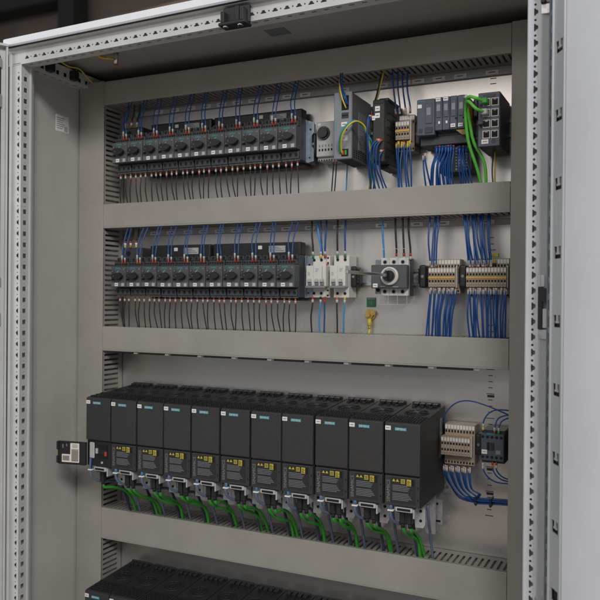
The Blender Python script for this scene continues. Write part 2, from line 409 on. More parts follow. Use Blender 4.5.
for k in range(9, 19):                       # the tongues inside the clip holes
    z = -.55+.1*k+.055; mb = MB()
    dobox(mb, (.0880, .0945), (.0190, .0222), (z+.0065, z+.018), 'tube'); dobox(mb, (.0850, .0975), (.0190, .0221), (z+.0062, z+.0092), 'tube')
    obj('clip_tongue', mb, dr)
for k, z in enumerate((1.245, .735, .225)):
    t = thing('hinge', None, None); t.parent = cab; t.location = V((1.0, -.325, z))-cab.location
    def hb(a, b, c, d, e, f, m, bev=.0008):
        mb = MB(); mb.box(a, b, c, d, z+e, z+f, m, bev); return mb
    obj('hinge_leaf', hb(.992, 1.003, -.330, -.300, .030, .050, 'zinc'), t); obj('hinge_leaf', hb(.994, 1.012, -.332, -.300, -.052, -.036, 'zinc'), t)
    obj('hinge_pin', hb(.994, 1.001, -.338, -.320, -.036, .030, 'black'), t); obj('hinge_block', hb(1.002, 1.009, -.342, -.325, -.034, -.004, 'wplas'), t)
    obj('hinge_spring', hb(1.000, 1.012, -.343, -.330, .006, .028, 'black'), t)
# hidden seal seen between post and door
# left door
H2 = V((-.163, -.325, 0)); t2 = math.radians(122); D2 = V((math.cos(t2), -math.sin(t2), 0)); N2 = V((-D2.y*1, D2.x, 0))
if N2.x < 0: N2 = -N2
dl = thing('door', None, None); dl.parent = cab; dl.location = V((H2.x, H2.y, 0))-cab.location; dl['label'] = 'left cabinet door swung open with a black gasket'
def dl_box(mb, a, b, c, m, bev=0): mb.obox(H2, D2, N2, Z, a, b, c, m, bev)
mb = MB(); dl_box(mb, (-.008, .59), (-.003, 0), (-.6, 1.304), 'paint', .001); dl_box(mb, (-.008, .59), (-.003, .014), (1.299, 1.304), 'paint'); dl_box(mb, (-.008, -.004), (-.003, .012), (-.6, 1.30), 'paint'); obj('door_leaf', mb, dl)
mb = MB(); gp = []
for a in range(0, 91, 15): gp.append((.010+.02*(1-math.cos(math.radians(a))), 1.290-.02*(1-math.sin(math.radians(a)))))
gp = [(.010, -.55)]+gp+[(.55, 1.290)]
mb.tube([H2+D2*s_+N2*.003+Z*z_ for s_, z_ in gp], .0045, 'gasket', sub=1); obj('gasket', mb, dl)
mb = MB(); dl_box(mb, (.05, .085), (.001, .02), (-.5, 1.22), 'black', .002); obj('door_frame_tube', mb, dl)
for z in (1.222, .735, .205):
    t = thing('hinge', None, None); t.parent = cab; t.location = V((-.178, -.325, z))-cab.location
    for nm, a, b, m in (('hinge_leaf', .030, .050, 'zinc'), ('hinge_leaf', -.058, -.030, 'zinc'), ('hinge_pin', -.034, .034, 'black' if z < 1 else 'paint')):
        mb = MB(); w = .006 if nm == 'hinge_pin' else .012
        mb.box(-.172, -.172+w, -.345, -.330, z+a, z+b, m, .001); obj(nm, mb, t)

# ------------------------------------------------------------------ cable ducts
XL0, XL1, XR0, XR1 = -.1615, -.0835, .9065, .9865
DY = -.080
def hduct(z0, z1, label, top_slots=True):
    t = thing('cable_duct', label, 'cable duct', ((XL1+XR0)/2, 0, z0), 'slotted cable ducts')
    mb = MB(); mb.recalc = False
    L = XR0-XL1-.002; a = XL1+.001
    mb.perf((a, -.0765, z0+.0005), X, Y_, -Z, L, .074, .0125, [rect(.0040, .0090, .006, .058)], .0016, 'duct')
    mb.perf((a, -.0765, z1-.0005), X, Y_, Z, L, .074, .0125, [rect(.0040, .0090, .006, .058)], .0016, 'duct')
    mb.box(a, a+L, -.0035, -.0008, z0+.002, z1-.002, 'duct')
    obj('slotted_body', mb, t)
    mb = MB(); mb.box(XL1+.0005, XR0-.0005, DY, -.0775, z0, z1, 'duct', .0012, 2); mb.box(XL1+.001, XR0-.001, DY-.0006, DY+.0003, z0+.0035, z1-.0035, 'duct', .0004)
    obj('cover', mb, t)
    if z1 < .7 and z1 > .6:
        mb = MB(); x = XL1+.02
        while x < XR0-.06:
            mb.box(x, x+.072, -.0795, -.074, z0-.0045, z0-.0008, 'hole'); mb.box(x+.076, x+.086, -.0795, -.076, z0-.0045, z0-.0012, 'duct'); x += .092  # near-black boxes stand in for the shadow gap below the cover
        obj('shadow_gap_strip', mb, t)
    return t
hduct(1.219, 1.277, 'topmost horizontal grey cable duct, above the upper row of motor starters')
hduct(.9128, .9726, 'horizontal grey cable duct between the two rows of motor starters')
hduct(.6086, .6690, 'horizontal grey cable duct between the lower motor starters and the black drives')
hduct(.1413, .2184, 'horizontal grey cable duct under the black drives with green cables entering it')
def vduct(x0, x1, slot_side, label):
    t = thing('cable_duct', label, 'cable duct', ((x0+x1)/2, 0, -.56), 'slotted cable ducts')
    mb = MB(); mb.recalc = False
    for xx, nrm, inset in ((x1-.0005, X, 0), (x0+.0005, -X, 0)):
        mb.perf((xx, -.0765, -.56), Z, Y_, nrm, 1.838, .074, .0125, [rect(.0040, .0092, .005, .060)], .0016, 'duct')
    mb.box(x0+.002, x1-.002, -.0035, -.0008, -.56, 1.278, 'duct'); obj('slotted_body', mb, t)
    mb = MB(); mb.box(x0, x1, DY-.0004, -.0775, -.56, 1.279, 'duct', .0012, 2); obj('cover', mb, t)
vduct(XL0, XL1, 1, 'vertical grey cable duct along the left side of the mounting plate')
vduct(XR0, XR1, -1, 'vertical grey cable duct along the right side of the mounting plate')

# label strips under the ducts
def strip(zc, labels, label):
    t = thing('label_strip', label, 'label strip', (.42, 0, zc), 'label strips under the cable ducts')
    mb = MB(); mb.box(XL1+.04, XR0-.002, -.0075, -.0035, zc-.006, zc+.006, 'gplas', .0008); mb.box(XL1+.04, XR0-.002, -.0035, -.0006, zc-.004, zc+.004, 'psu'); obj('carrier', mb, t)
    for x in labels:
        mb = MB(); mb.box(x-.013, x+.013, -.0090, -.0076, zc-.0045, zc+.0045, 'white'); mb.box(x-.007, x+.006, -.0093, -.0091, zc-.001, zc+.0012, 'gprint'); obj('marker', mb, t)
strip(1.207, [.03, .078, .125, .17, .213, .257, .300, .345, .39, .435, .53, .62, .67, .70, .745, .79, .855], 'grey label strip with white markers under the topmost cable duct')
strip(.903, [.02, .07, .12, .165, .21, .255, .30, .345, .39, .45, .52, .62, .70, .757, .85], 'grey label strip with white markers under the second cable duct')

# ------------------------------------------------------------------ wires
def wire(pts, r, m, label, group, name='wire', cat='wire', sleeves=(), seg=7):
    """one wire; sleeves = (fraction-along start point, end point, colour) as child meshes"""
    t = V(pts[0])
    mb = MB(); mb.tube(pts, r, m, seg=seg); o = rebase(obj(name, mb), t); tag(o, label, cat, group)
    if sleeves:
        s = MB()
        for a, b, k, rr in sleeves: s.cyl(a, V(b)-V(a), rr*.92, (V(b)-V(a)).length, 'sleeve' if k == 'white' else k, 8)
        obj('marker_sleeve', s, o)
    return o
def jit(a): return random.uniform(-a, a)

# ------------------------------------------------------------------ motor starters
def make_starter():
    t = thing('motor_starter', '', 'motor starter', (0, 0, 0))
    mb = MB(); mb.box(-.0222, .0222, -.086, -.030, -.046, .046, 'st', .0012)
    mb.box(-.0212, .0212, -.098, -.084, .0255, .0365, 'st', .001)
    mb.box(-.0205, .0205, -.092, -.084, -.0440, -.0270, 'st', .001)
    for x in (-.0165, -.0098, -.0031, .0036, .0103, .0168): mb.cyl((x, -.0978, .031), FR, .0025, .0006, 'hole', 8)
    for x in (-.014, 0, .014):
        mb.box(x-.0062, x+.0062, -.0895, -.084, .0375, .0475, 'st', .001); mb.cyl((x, -.0893, .0425), FR, .0036, .0006, 'hole', 8)
        mb.cyl((x, -.0918, -.0355), FR, .0040, .0007, 'hole', 10); mb.ring((x, -.0922, -.0355), Y_, .0044, .0006, 'st2', 12, 4)
        mb.box(x-.0064, x+.0064, -.0890, -.084, -.0475, -.0440, 'st2')
    obj('housing', mb, t)
    mb = MB(); mb.box(-.0218, .0218, -.109, -.085, -.0245, .0250, 'st2', .0015, 2)
    mb.box(-.0205, .0205, -.1098, -.1088, -.0235, -.0135, 'st3', .0004)
    mb.box(-.0205, -.0140, -.1105, -.1088, .001, .009, 'st', .0005); mb.cyl((-.0155, -.1088, .0135), FR, .0034, .0022, 'st'); mb.cyl((-.0155, -.1110, .0135), FR, .0018, .0003, 'gprint', 8)
    mb.box(-.0195, -.0120, -.1100, -.1088, -.0085, -.0040, 'hole')
    mb.box(.0150, .0190, -.1100, -.1088, .0165, .0205, 'gprint')
    mb.poly([(-.0045, -.1093, .0120), (-.0035, -.1093, .0110), (.002, -.1093, .0150), (.001, -.1093, .0160)], 'lprint')
    mb.poly([(-.0065, -.1093, .0090), (-.0055, -.1093, .0080), (-.001, -.1093, .0115), (-.002, -.1093, .0125)], 'lprint')
    obj('front_panel', mb, t)
    mb = MB(); mb.text('SIEMENS', (-.0085, -.1095, .0180), X, Z, .0052, 'teal', width=.0150); obj('brand_print', mb, t)
    mb = MB(); mb.cyl((.003, -.1088, .0015), FR, .0088, .006, 'black', 18)
    mb.prism((.003, -.1145, .0015), X, Z, FR, [(-.017, .0), (-.011, .0040), (-.003, .0078), (.005, .0078), (.012, .0042), (.0165, .0), (.011, -.0048), (.004, -.0072), (-.003, -.0072), (-.011, -.0044)], .0075, 'black')
    mb.box(-.0055, -.0035, -.1226, -.1222, .0010, .0020, 'lprint')
    obj('rotary_knob', mb, t)
    mb = MB(); mb.box(-.0095, .0000, -.1106, -.1096, -.0225, -.0145, 'white'); mb.box(-.0078, -.0018, -.1109, -.1107, -.0192, -.0178, 'gprint'); obj('label_tag', mb, t)
    mb = MB(); mb.box(.0105, .0180, -.1106, -.1096, -.0225, -.0150, 'gplas'); obj('rating_tag', mb, t)
    return t
proto = make_starter()
ROWS = (('upper', -.0107, 1.0897, 1.2185), ('lower', -.0120, .7910, .9125))
first = True
for rn, x0, zc, ztop in ROWS:
    for i in range(11):
        o = proto if first else copy_tree(proto); first = False
        x = x0+.045*i; o.location = (x+jit(.0003), jit(.0004), zc+jit(.0004)); o.rotation_euler.y = jit(.006)
        tag(o, f'dark grey motor starter with black knob, {ORD[i]} from left in the {rn} starter row' if i < 10 else f'dark grey motor starter at the right end of the {rn} starter row', 'motor starter', 'motor starters with rotary knobs')
        g = f'blue wires above the {rn} row of motor starters'
        lean = random.uniform(-.008, .012); lean2 = lean+random.uniform(-.004, .010)
        for k, (dx, ln, side) in enumerate(((.0040, lean, 'left'), (.0125, lean2, 'right'))):
            if i == 10 and rn == 'upper': dx += .003
            xb = x+dx; zb = zc+.031; hz = .006 if k == 0 else 0
            yy = -.099
            mcol = 'orange' if (i in (4, 5) and k == 1) or (i == 1 and rn == 'lower') else 'red'
            mid = V((xb+ln*.2-.003+jit(.003), yy+.006, zc+.082))
            wire([(xb, yy, zb+.004), (xb+.0005, yy-.002, zb+.022), mid, (xb+ln*.55-.004, -.074+jit(.002), ztop+.006)], .00135, 'wblue',
                 f'blue wire above the {ORD[i]} starter of the {rn} row, {side} of its pair', g,
                 sleeves=[((xb, yy, zb), (xb, yy-.001, zb+.008+hz*.3), mcol, .0021), ((xb, yy-.001, zb+.008+hz*.3), (xb+.0003, yy-.002, zb+.0155+hz), 'white', .0023)])
        zd = .9726 if rn == 'upper' else .6690
        for k, dx in enumerate((-.014, 0, .014)):
            xb = x+dx+jit(.0012); za = zc-.048; sw = random.uniform(-.014, .009); top = 'red' if random.random() < .8 else 'orange'
            lo = random.random() < .35
            wire([(xb, -.085, za), (xb, -.084, za-.016), (xb+sw*.15+jit(.002), -.0835, za-.042), (xb+sw*.7-.002, -.0845 if False else -.070, zd-.012)], .00135, 'wblack',
                 f'black wire below the {ORD[i]} starter of the {rn} row, {("left", "middle", "right")[k]} of its three', f'black wires below the {rn} row of motor starters',
                 sleeves=[((xb, -.085, za+.001), (xb, -.085, za-.005), top, .0021), ((xb, -.085, za-.005), (xb, -.085, za-.0105), 'white', .0024)]+([((xb, -.085, za-.0105), (xb, -.085, za-.014), 'red', .0023)] if lo else []))
# busbar adapters behind the starters, end plates, rails
for rn, x0, zc, _ in ROWS:
    for (a, b, wrd) in ((.030, .205, 'left'), (.212, .442, 'right')):
        t = thing('busbar_adapter', f'black busbar adapter behind the {rn} motor starters, {wrd} one', 'busbar adapter', ((a+b)/2, 0, zc-.05), 'black busbar adapters')
        mb = MB(); mb.box(a, b, -.040, -.012, zc+.047, zc+.079, 'black', .004, 2); mb.box(a, b, -.030, -.012, zc-.052, zc+.047, 'black'); 
        if wrd == 'right': mb.box(.425, .452, -.055, -.012, zc-.053, zc+.040, 'black', .003)
        obj('housing', mb, t)
        xx = b-.080 if wrd == 'right' else b-.075
        mb = MB(); mb.box(xx, xx+.042, -.0412, -.0402, zc+.056, zc+.071, 'gplas')
        for q in range(3): mb.box(xx+.003, xx+.038-.006*q, -.0416, -.0413, zc+.059+.004*q, zc+.0605+.004*q, 'gprint')
        obj('rating_plate', mb, t)
        mb = MB(); mb.box(xx-.028, xx-.018, -.0412, -.0402, zc+.064, zc+.072, 'white'); obj('label_tag', mb, t)
    mb = MB(); mb.box(.4615, .4630, -.060, -.010, zc-.047, zc+.046, 'bluezinc')
    mb.prism((.4632, -.050, zc-.047), X, Z, FR, [(0, 0), (.014, .003), (.014, .030), (.009, .036), (.009, .060), (.0145, .066), (.0145, .088), (0, .093)], .002, 'bluezinc')
    mb.cyl((.469, -.052, zc+.026), FR, .0026, .0004, 'hole', 8); mb.cyl((.467, -.052, zc-.036), FR, .0018, .0004, 'hole', 8)
    tag(rebase(obj('end_plate', mb), (.465, -.05, zc)), f'bare metal end plate at the right end of the {rn} starter row', 'end plate', 'metal end plates')
    # infeed terminal at the far left
    t = thing('infeed_terminal', f'small dark infeed terminal with three coloured sleeves left behind the {rn} starters', 'terminal', (-.015, 0, zc+.05), 'infeed terminals')
    mb = MB(); mb.box(-.050, .012, -.050, -.008, zc+.045, zc+.074, 'st', .003); mb.cyl((-.028, -.0505, zc+.060), FR, .006, .001, 'hole'); obj('housing', mb, t)
    for q in range(3):
        mb = MB(); x = -.040+.017*q; mb.cyl((x, -.048, zc+.074), Z, .003, .006, 'wyel' if q != 1 else 'orange', 8); mb.cyl((x, -.048, zc+.080), Z, .003, .006, 'white', 8); mb.cyl((x, -.048, zc+.086), Z, .003, .005, 'red', 8)
        mb.tube([(x, -.048, zc+.091), (x+.004, -.045, zc+.110), (x+.010, -.05, ztop if False else zc+.135)], .002, 'wblack'); obj('lead', mb, t)
def rail(x0, x1, z, label):
    mb = MB(); mb.box(x0, x1, -.0075, -.0065, z-.0175, z-.0115, 'steel'); mb.box(x0, x1, -.0075, -.0065, z+.0115, z+.0175, 'steel'); mb.box(x0, x1, -.0016, -.0008, z-.0115, z+.0115, 'zinc')
    mb.box(x0, x1, -.0065, -.0016, z-.0125, z-.0115, 'zinc'); mb.box(x0, x1, -.0065, -.0016, z+.0115, z+.0125, 'zinc')
    tag(rebase(obj('mounting_rail', mb), ((x0+x1)/2, 0, z)), label, 'mounting rail', 'steel mounting rails')
rail(.470, .900, .790, 'bright steel top-hat rail carrying the white breakers and terminal blocks')
rail(.470, .900, 1.090, 'steel top-hat rail behind the power supply and network switch in the top row')
rail(.765, .903, .448, 'short steel top-hat rail behind the terminal block and contactor right of the drives')

def clamp(x, z, label, r=.022, y=-.040):
    t = thing('end_clamp', label, 'end clamp', (x, 0, z), 'black end clamps on the rails')
    mb = MB(); mb.box(x-.0075, x+.0075, y, -.008, z-r, z+r, 'black', .005, 3); mb.box(x-.0115, x+.0115, y+.006, -.008, z-r*.72, z+r*.72, 'black', .004, 2); obj('body', mb, t)
    mb = MB()
    for q in range(5): mb.box(x-.0120, x+.0120, y+.005, y+.010, z-r*.62+q*r*.3, z-r*.62+q*r*.3+.0025, 'seam', .0006)
    obj('ribs', mb, t)
    mb = MB(); mb.cyl((x, y+.001, z), FR, .0030, .0015, 'psu', 10); obj('screw', mb, t)
clamp(.568, .791, 'black end clamp on the rail just right of the white circuit breakers', .023)
clamp(.722, .791, 'black end clamp on the rail left of the smaller terminal block', .024)
clamp(.808, .791, 'black end clamp on the rail between the two terminal blocks', .023, -.05)
clamp(.708, 1.088, 'black end clamp right of the small terminal block in the top row', .024)
clamp(.841, .452, 'black end clamp between the terminal block and the contactor beside the drives', .022)
clamp(.472, 1.085, 'black end clamp left of the small white dial module in the top row', .024, -.045)

# ------------------------------------------------------------------ thermostat / dial module
t = thing('dial_module', 'small light grey module with a black adjusting dial in the top row', 'module', (.508, 0, 1.05))
mb = MB(); mb.box(.487, .537, -.060, -.006, 1.052, 1.128, 'gplas', .0015); mb.box(.487, .537, -.052, -.006, 1.044, 1.052, 'gplas', .001)
for k in range(8): mb.box(.489+.006*k, .4925+.006*k, -.0522, -.020, 1.0445, 1.0470, 'hole')
for k in range(6): mb.box(.493+.0072*k, .4965+.0072*k, -.0606, -.0601, 1.064, 1.069, 'hole'); mb.box(.4935+.0072*k, .4962+.0072*k, -.0604, -.0601, 1.073, 1.078, 'gprint')
mb.box(.490, .497, -.0604, -.0601, 1.120, 1.125, 'white')
obj('housing', mb, t)
mb = MB(); mb.cyl((.505, -.060, 1.103), FR, .0145, .004, 'black', 28); mb.cyl((.505, -.064, 1.103), FR, .0110, .006, 'black', 24)
for k in range(11):
    a = math.radians(60+k*24); mb.cyl((.505+.0128*math.cos(a), -.0640, 1.103+.0128*math.sin(a)), FR, .0008, .0003, 'lprint', 6)
obj('dial', mb, t)
for k, (x, c) in enumerate(((.524, 'left'), (.531, 'right'))):
    wire([(x, -.050, 1.044), (x-.001, -.050, 1.02), (x-.005, -.05, .965)], .0014, 'wblack', f'black wire under the small dial module, {c} of the two', 'black wires under the dial module',
         sleeves=[((x, -.050, 1.046), (x, -.050, 1.041), 'white', .0024), ((x, -.050, 1.041), (x, -.050, 1.037), 'red', .0023)])

# ------------------------------------------------------------------ power supply
t = thing('power_supply', 'tall blue-grey power supply with vented side in the top row', 'power supply', (.575, 0, 1.03))
mb = MB(); mb.box(.5555, .594, -.119, -.008, 1.032, 1.168, 'psus', .001)
for k in range(8):
    for j in range(4): mb.box(.5938, .5942, -.110+.013*k, -.103+.013*k, 1.036+.0045*j, 1.0385+.0045*j, 'hole')
for k in range(9): mb.box(.558+.0038*k, .5600+.0038*k, -.112, -.020, 1.0317, 1.0321, 'hole')
obj('case', mb, t)
mb = MB(); mb.box(.5550, .5945, -.124, -.1188, 1.031, 1.169, 'psu', .0014)
mb.box(.5725, .588, -.1246, -.1238, 1.131, 1.161, 'hole'); mb.box(.5725, .588, -.1246, -.1238, 1.114, 1.126, 'navy2')
for x in (.5755, .5800, .5845): mb.cyl((x, -.1247, 1.120), FR, .0018, .0006, 'hole', 8)
mb.box(.5725, .588, -.1246, -.1238, 1.036, 1.051, 'hole')
mb.cyl((.5835, -.124, 1.0905), FR, .0018, .0008, 'hole', 8)
obj('front_panel', mb, t)
mb = MB(); mb.text('SIEMENS', (.5615, -.1243, 1.088), Z, -X, .0052, 'teal', width=.030); mb.box(.5700, .5860, -.1246, -.1241, 1.068, 1.079, 'gplas'); mb.text('DC OK', (.571, -.1249, 1.0725), X, Z, .003, 'gprint', width=.009); obj('brand_print', mb, t)
mb = MB(); mb.box(.5720, .5850, -.1248, -.1241, 1.0975, 1.1065, 'white'); mb.box(.575, .582, -.1251, -.1249, 1.1010, 1.1028, 'gprint'); obj('label_tag', mb, t)
mb = MB(); mb.box(.5943, .5950, -.085, -.045, 1.055, 1.135, 'psu'); 
for k in range(11): mb.box(.5951, .5953, -.081, -.055-.006*(k % 3), 1.062+.006*k, 1.0635+.006*k, 'gprint')
obj('rating_plate', mb, t)
g = 'wires of the power supply'
wire([(.583, -.126, 1.134), (.578, -.134, 1.152), (.570, -.128, 1.175), (.556, -.095, 1.205), (.548, -.06, 1.235)], .0016, 'wyel', 'yellow wire from the duct down to the top terminal of the power supply', g)
for k in range(2): wire([(.584+.003*k, -.126, 1.140), (.580+.003*k, -.131, 1.158), (.566+.004*k, -.118, 1.185), (.545+.005*k, -.065, 1.235)], .0015, 'wblue', f'blue wire beside the yellow one above the power supply, {("left", "right")[k]} one', g)
wire([(.622, -.05, 1.165), (.628, -.05, 1.185), (.640, -.05, 1.235)], .0016, 'wyel', 'dark yellow wire rising behind the power supply to the duct', g)
wire([(.617, -.05, 1.16), (.625, -.052, 1.185), (.634, -.05, 1.235)], .0018, 'wblack', 'black wire rising behind the power supply to the duct', g)
A = [(.575, -.126, 1.042), (.5765, -.136, 1.058), (.586, -.148, 1.078), (.600, -.146, 1.096), (.612, -.132, 1.103), (.622, -.112, 1.090), (.6235, -.09, 1.045), (.612, -.065, .965)]
for k, (m, nm) in enumerate((('wyel', 'yellow'), ('wgreen', 'green and yellow'), ('wlblue', 'light blue'))):
    wire([(p[0]-.0035*k*(1 if i < 6 else -1)+(.003 if k == 2 else 0), p[1]-.0005*k, p[2]+.0008*k) for i, p in enumerate(A)], .0017, m, f'{nm} wire arching from the bottom terminal of the power supply', g)
for x, m in ((.577, 'red'), (.583, 'wgreen')):
    mb = MB(); mb.box(x-.002, x+.002, -.1270, -.1248, 1.039, 1.048, m); obj('terminal_insert', mb, t)
wire([(.560, -.060, 1.032), (.559, -.060, 1.0), (.556, -.055, .965)], .0015, 'wlblue', 'light blue wire hanging straight down below the power supply', g)

# ------------------------------------------------------------------ safety relay
t = thing('safety_relay', 'black relay module with white tags between the power supply and small terminals', 'relay', (.645, 0, 1.02))
mb = MB(); mb.box(.634, .661, -.108, -.008, 1.022, 1.150, 'black', .002); mb.box(.638, .661, -.085, -.008, 1.150, 1.158, 'black', .002)
mb.box(.638, .661, -.07, -.008, 1.014, 1.022, 'black', .001)
mb.box(.627, .634, -.104, -.008, 1.090, 1.132, 'black', .002)
for k in range(4): mb.box(.636+.006*k, .640+.006*k, -.1092, -.1075, 1.141, 1.147, 'seam')
for k in range(7): mb.box(.6612, .6618, -.095, -.03, 1.035+.015*k, 1.037+.015*k, 'seam')
mb.cyl((.652, -.108, 1.034), FR, .003, .0008, 'hole'); obj('housing', mb, t)
for a, b, c, d in ((.640, .650, 1.126, 1.136), (.640, .650, 1.112, 1.122), (.6335, .640, 1.108, 1.117)):
    mb = MB(); mb.box(a, b, -.1094, -.1085, c, d, 'white'); mb.box(a+.002, b-.002, -.1097, -.1095, (c+d)/2-.001, (c+d)/2+.0006, 'gprint'); obj('label_tag', mb, t)
g = 'blue wires at the black relay module'
for k, pts in enumerate((
    [(.630, -.105, 1.118), (.626, -.114, 1.108), (.6245, -.112, 1.06), (.622, -.095, 1.01), (.620, -.07, .965)],
    [(.633, -.105, 1.116), (.628, -.118, 1.100), (.628, -.114, 1.05), (.629, -.095, 1.005), (.630, -.07, .965)],
    [(.651, -.111, 1.066), (.642, -.118, 1.052), (.6375, -.112, 1.02), (.638, -.09, .99), (.640, -.07, .965)],
    [(.653, -.111, 1.064), (.646, -.116, 1.048), (.644, -.11, 1.01), (.646, -.09, .99), (.648, -.07, .965)],
    [(.656, -.109, 1.044), (.651, -.112, 1.03), (.650, -.10, 1.0), (.656, -.07, .965)],
    [(.648, -.111, 1.067), (.636, -.116, 1.055), (.630, -.112, 1.02), (.624, -.09, .99), (.618, -.07, .965)])):
    wire(pts, .0016, 'wblue', f'{ORD[k]} blue wire hanging from the terminals of the black relay module', g,
         sleeves=[(pts[0], V(pts[0])+V((-.003, -.004, .0)), 'orange' if k % 2 else 'white', .0026), (V(pts[0])+V((.003, .002, .002)), pts[0], 'red', .0024)])

# ------------------------------------------------------------------ terminal strips
def terminals(x0, x1, z0, z1, n, yf, label, bar='ochre', back=None, two=True):
    t = thing('terminal_block', label, 'terminal block', ((x0+x1)/2, 0, z0), 'beige terminal blocks on rails')
    p = (x1-x0)/n; h = z1-z0
    def mod(x, z0, z1, yf):
        mb = MB(); h = z1-z0
        mb.box(x+.0002, x+p-.0002, yf, -.008, z0, z1, 'beige', .0004)
        mb.box(x+.0006, x+p-.0006, yf-.0010, yf-.0002, z0+h*.76, z0+h*.95, 'wplas')
        mb.box(x+p*.22, x+p*.78, yf-.0007, yf-.0002, z0+h*.58, z0+h*.70, 'hole')
        mb.box(x+p*.22, x+p*.78, yf-.0007, yf-.0002, z0+h*.24, z0+h*.36, 'hole')
        if bar: mb.box(x, x+p, yf-.0014, yf-.0003, z0+h*.43, z0+h*.52, bar)
        mb.box(x+p*.3, x+p*.7, yf-.0007, yf-.0002, z0+h*.08, z0+h*.14, 'gprint')
        return mb
    for i in range(n):
        obj('terminal', mod(x0+i*p, z0, z1, yf), t)
    if back:
        bx0, bx1, bz0, bz1, by = back; nb = max(1, round((bx1-bx0)/p)); mb = MB()
        mb.box(bx0, bx1, by, -.0082, bz0, bz1, 'beige', .0006)
        for i in range(nb):
            x = bx0+i*(bx1-bx0)/nb
            mb.box(x+.0005, x+p-.0007, by-.001, by-.0002, bz1-.010, bz1-.002, 'white'); mb.box(x+p*.25, x+p*.75, by-.0008, by-.0002, bz1-.017, bz1-.012, 'hole')
            mb.box(x+p*.25, x+p*.75, by-.0008, by-.0002, bz0+.003, bz0+.007, 'hole')
        obj('lower_tier', mb, t)
    mb = MB(); mb.box(x1, x1+.0022, yf+.004, -.008, z0-.002, z1+.003, 'gprint' if False else 'beige2', .0005); obj('end_cover', mb, t)
    return t
terminals(.668, .698, 1.074, 1.112, 5, -.062, 'small five-pole terminal block with a yellow bridge, right of the black relay', back=(.671, .704, 1.052, 1.128, -.045))
terminals(.741, .796, .769, .808, 9, -.062, 'narrower beige terminal block with a yellow bridge in the lower starter row', back=(.744, .801, .756, .826, -.042))
terminals(.818, .897, .769, .808, 13, -.062, 'wider beige terminal block with yellow bridge, right end of the lower starter row', back=(.822, .899, .748, .826, -.042))
t3 = terminals(.770, .829, .430, .467, 10, -.062, 'beige two-tier terminal block beside the last black drive', bar=None, back=(.773, .834, .408, .490, -.042))
for (x, z, y) in ((.868, .816, -.052), (.872, .829, -.046)):
    mb = MB(); mb.box(x-.006, x+.006, y, y+.010, z, z+.007, 'yellow', .0006)
    tag(rebase(obj('bridge_plug', mb), (x, y, z)), 'yellow bridge plug on the wider terminal block, '+('lower one' if z < .82 else 'upper one'), 'bridge plug', 'yellow bridge plugs')
def bundle(n, xa, za, xb, zb, ya, yb, where, group, m='wblue', r=.0018, sleeve='white', bow=0, up=False, two=False):
    sg = 1 if up else -1
    for i in range(n):
        f = i/(max(1, n-1)); x0 = xa[0]+(xa[1]-xa[0])*f+jit(.0008); x1 = xb[0]+(xb[1]-xb[0])*f+jit(.003)
        yo = -.006*(i % 2)
        a = V((x0, ya+yo, za)); b = V((x0+jit(.001), ya+yo-.002, za+sg*.016)); mm = V(((x0+x1)/2+jit(.002)+bow*(.5-abs(f-.5)), (ya+yb)/2-.008+jit(.004), (za+zb)/2)); e = V((x1, yb+jit(.004), zb))
        wire([a, b, mm, e], r, m, f'blue wire {where}, {ORD[i]} from the left', group,
             sleeves=[(a, a+V((0, 0, sg*.003)), 'red' if (i*7) % 3 == 0 else sleeve, .0027), (a+V((0, 0, sg*.003)), a+V((0, -.001, sg*.013)), sleeve, .0028)])
bundle(4, (.664, .698), 1.129, (.658, .690), 1.232, -.050, -.05, 'above the small terminal block of the top row', 'blue wires of the small top terminal block', up=True)
bundle(6, (.669, .700), 1.070, (.672, .704), .965, -.058, -.055, 'below the small terminal block of the top row', 'blue wires of the small top terminal block', sleeve='wyel')
bundle(4, (.744, .757), .809, (.744, .762), .925, -.057, -.05, 'above the narrower terminal block', 'blue wires above the narrower terminal block', up=True)
bundle(13, (.744, .797), .767, (.736, .788), .655, -.060, -.056, 'below the narrower terminal block', 'blue wires below the narrower terminal block')
bundle(12, (.822, .868), .809, (.808, .860), .925, -.057, -.05, 'above the wider terminal block', 'blue wires above the wider terminal block', up=True)
bundle(16, (.822, .898), .767, (.826, .896), .655, -.060, -.056, 'below the wider terminal block', 'blue wires below the wider terminal block')

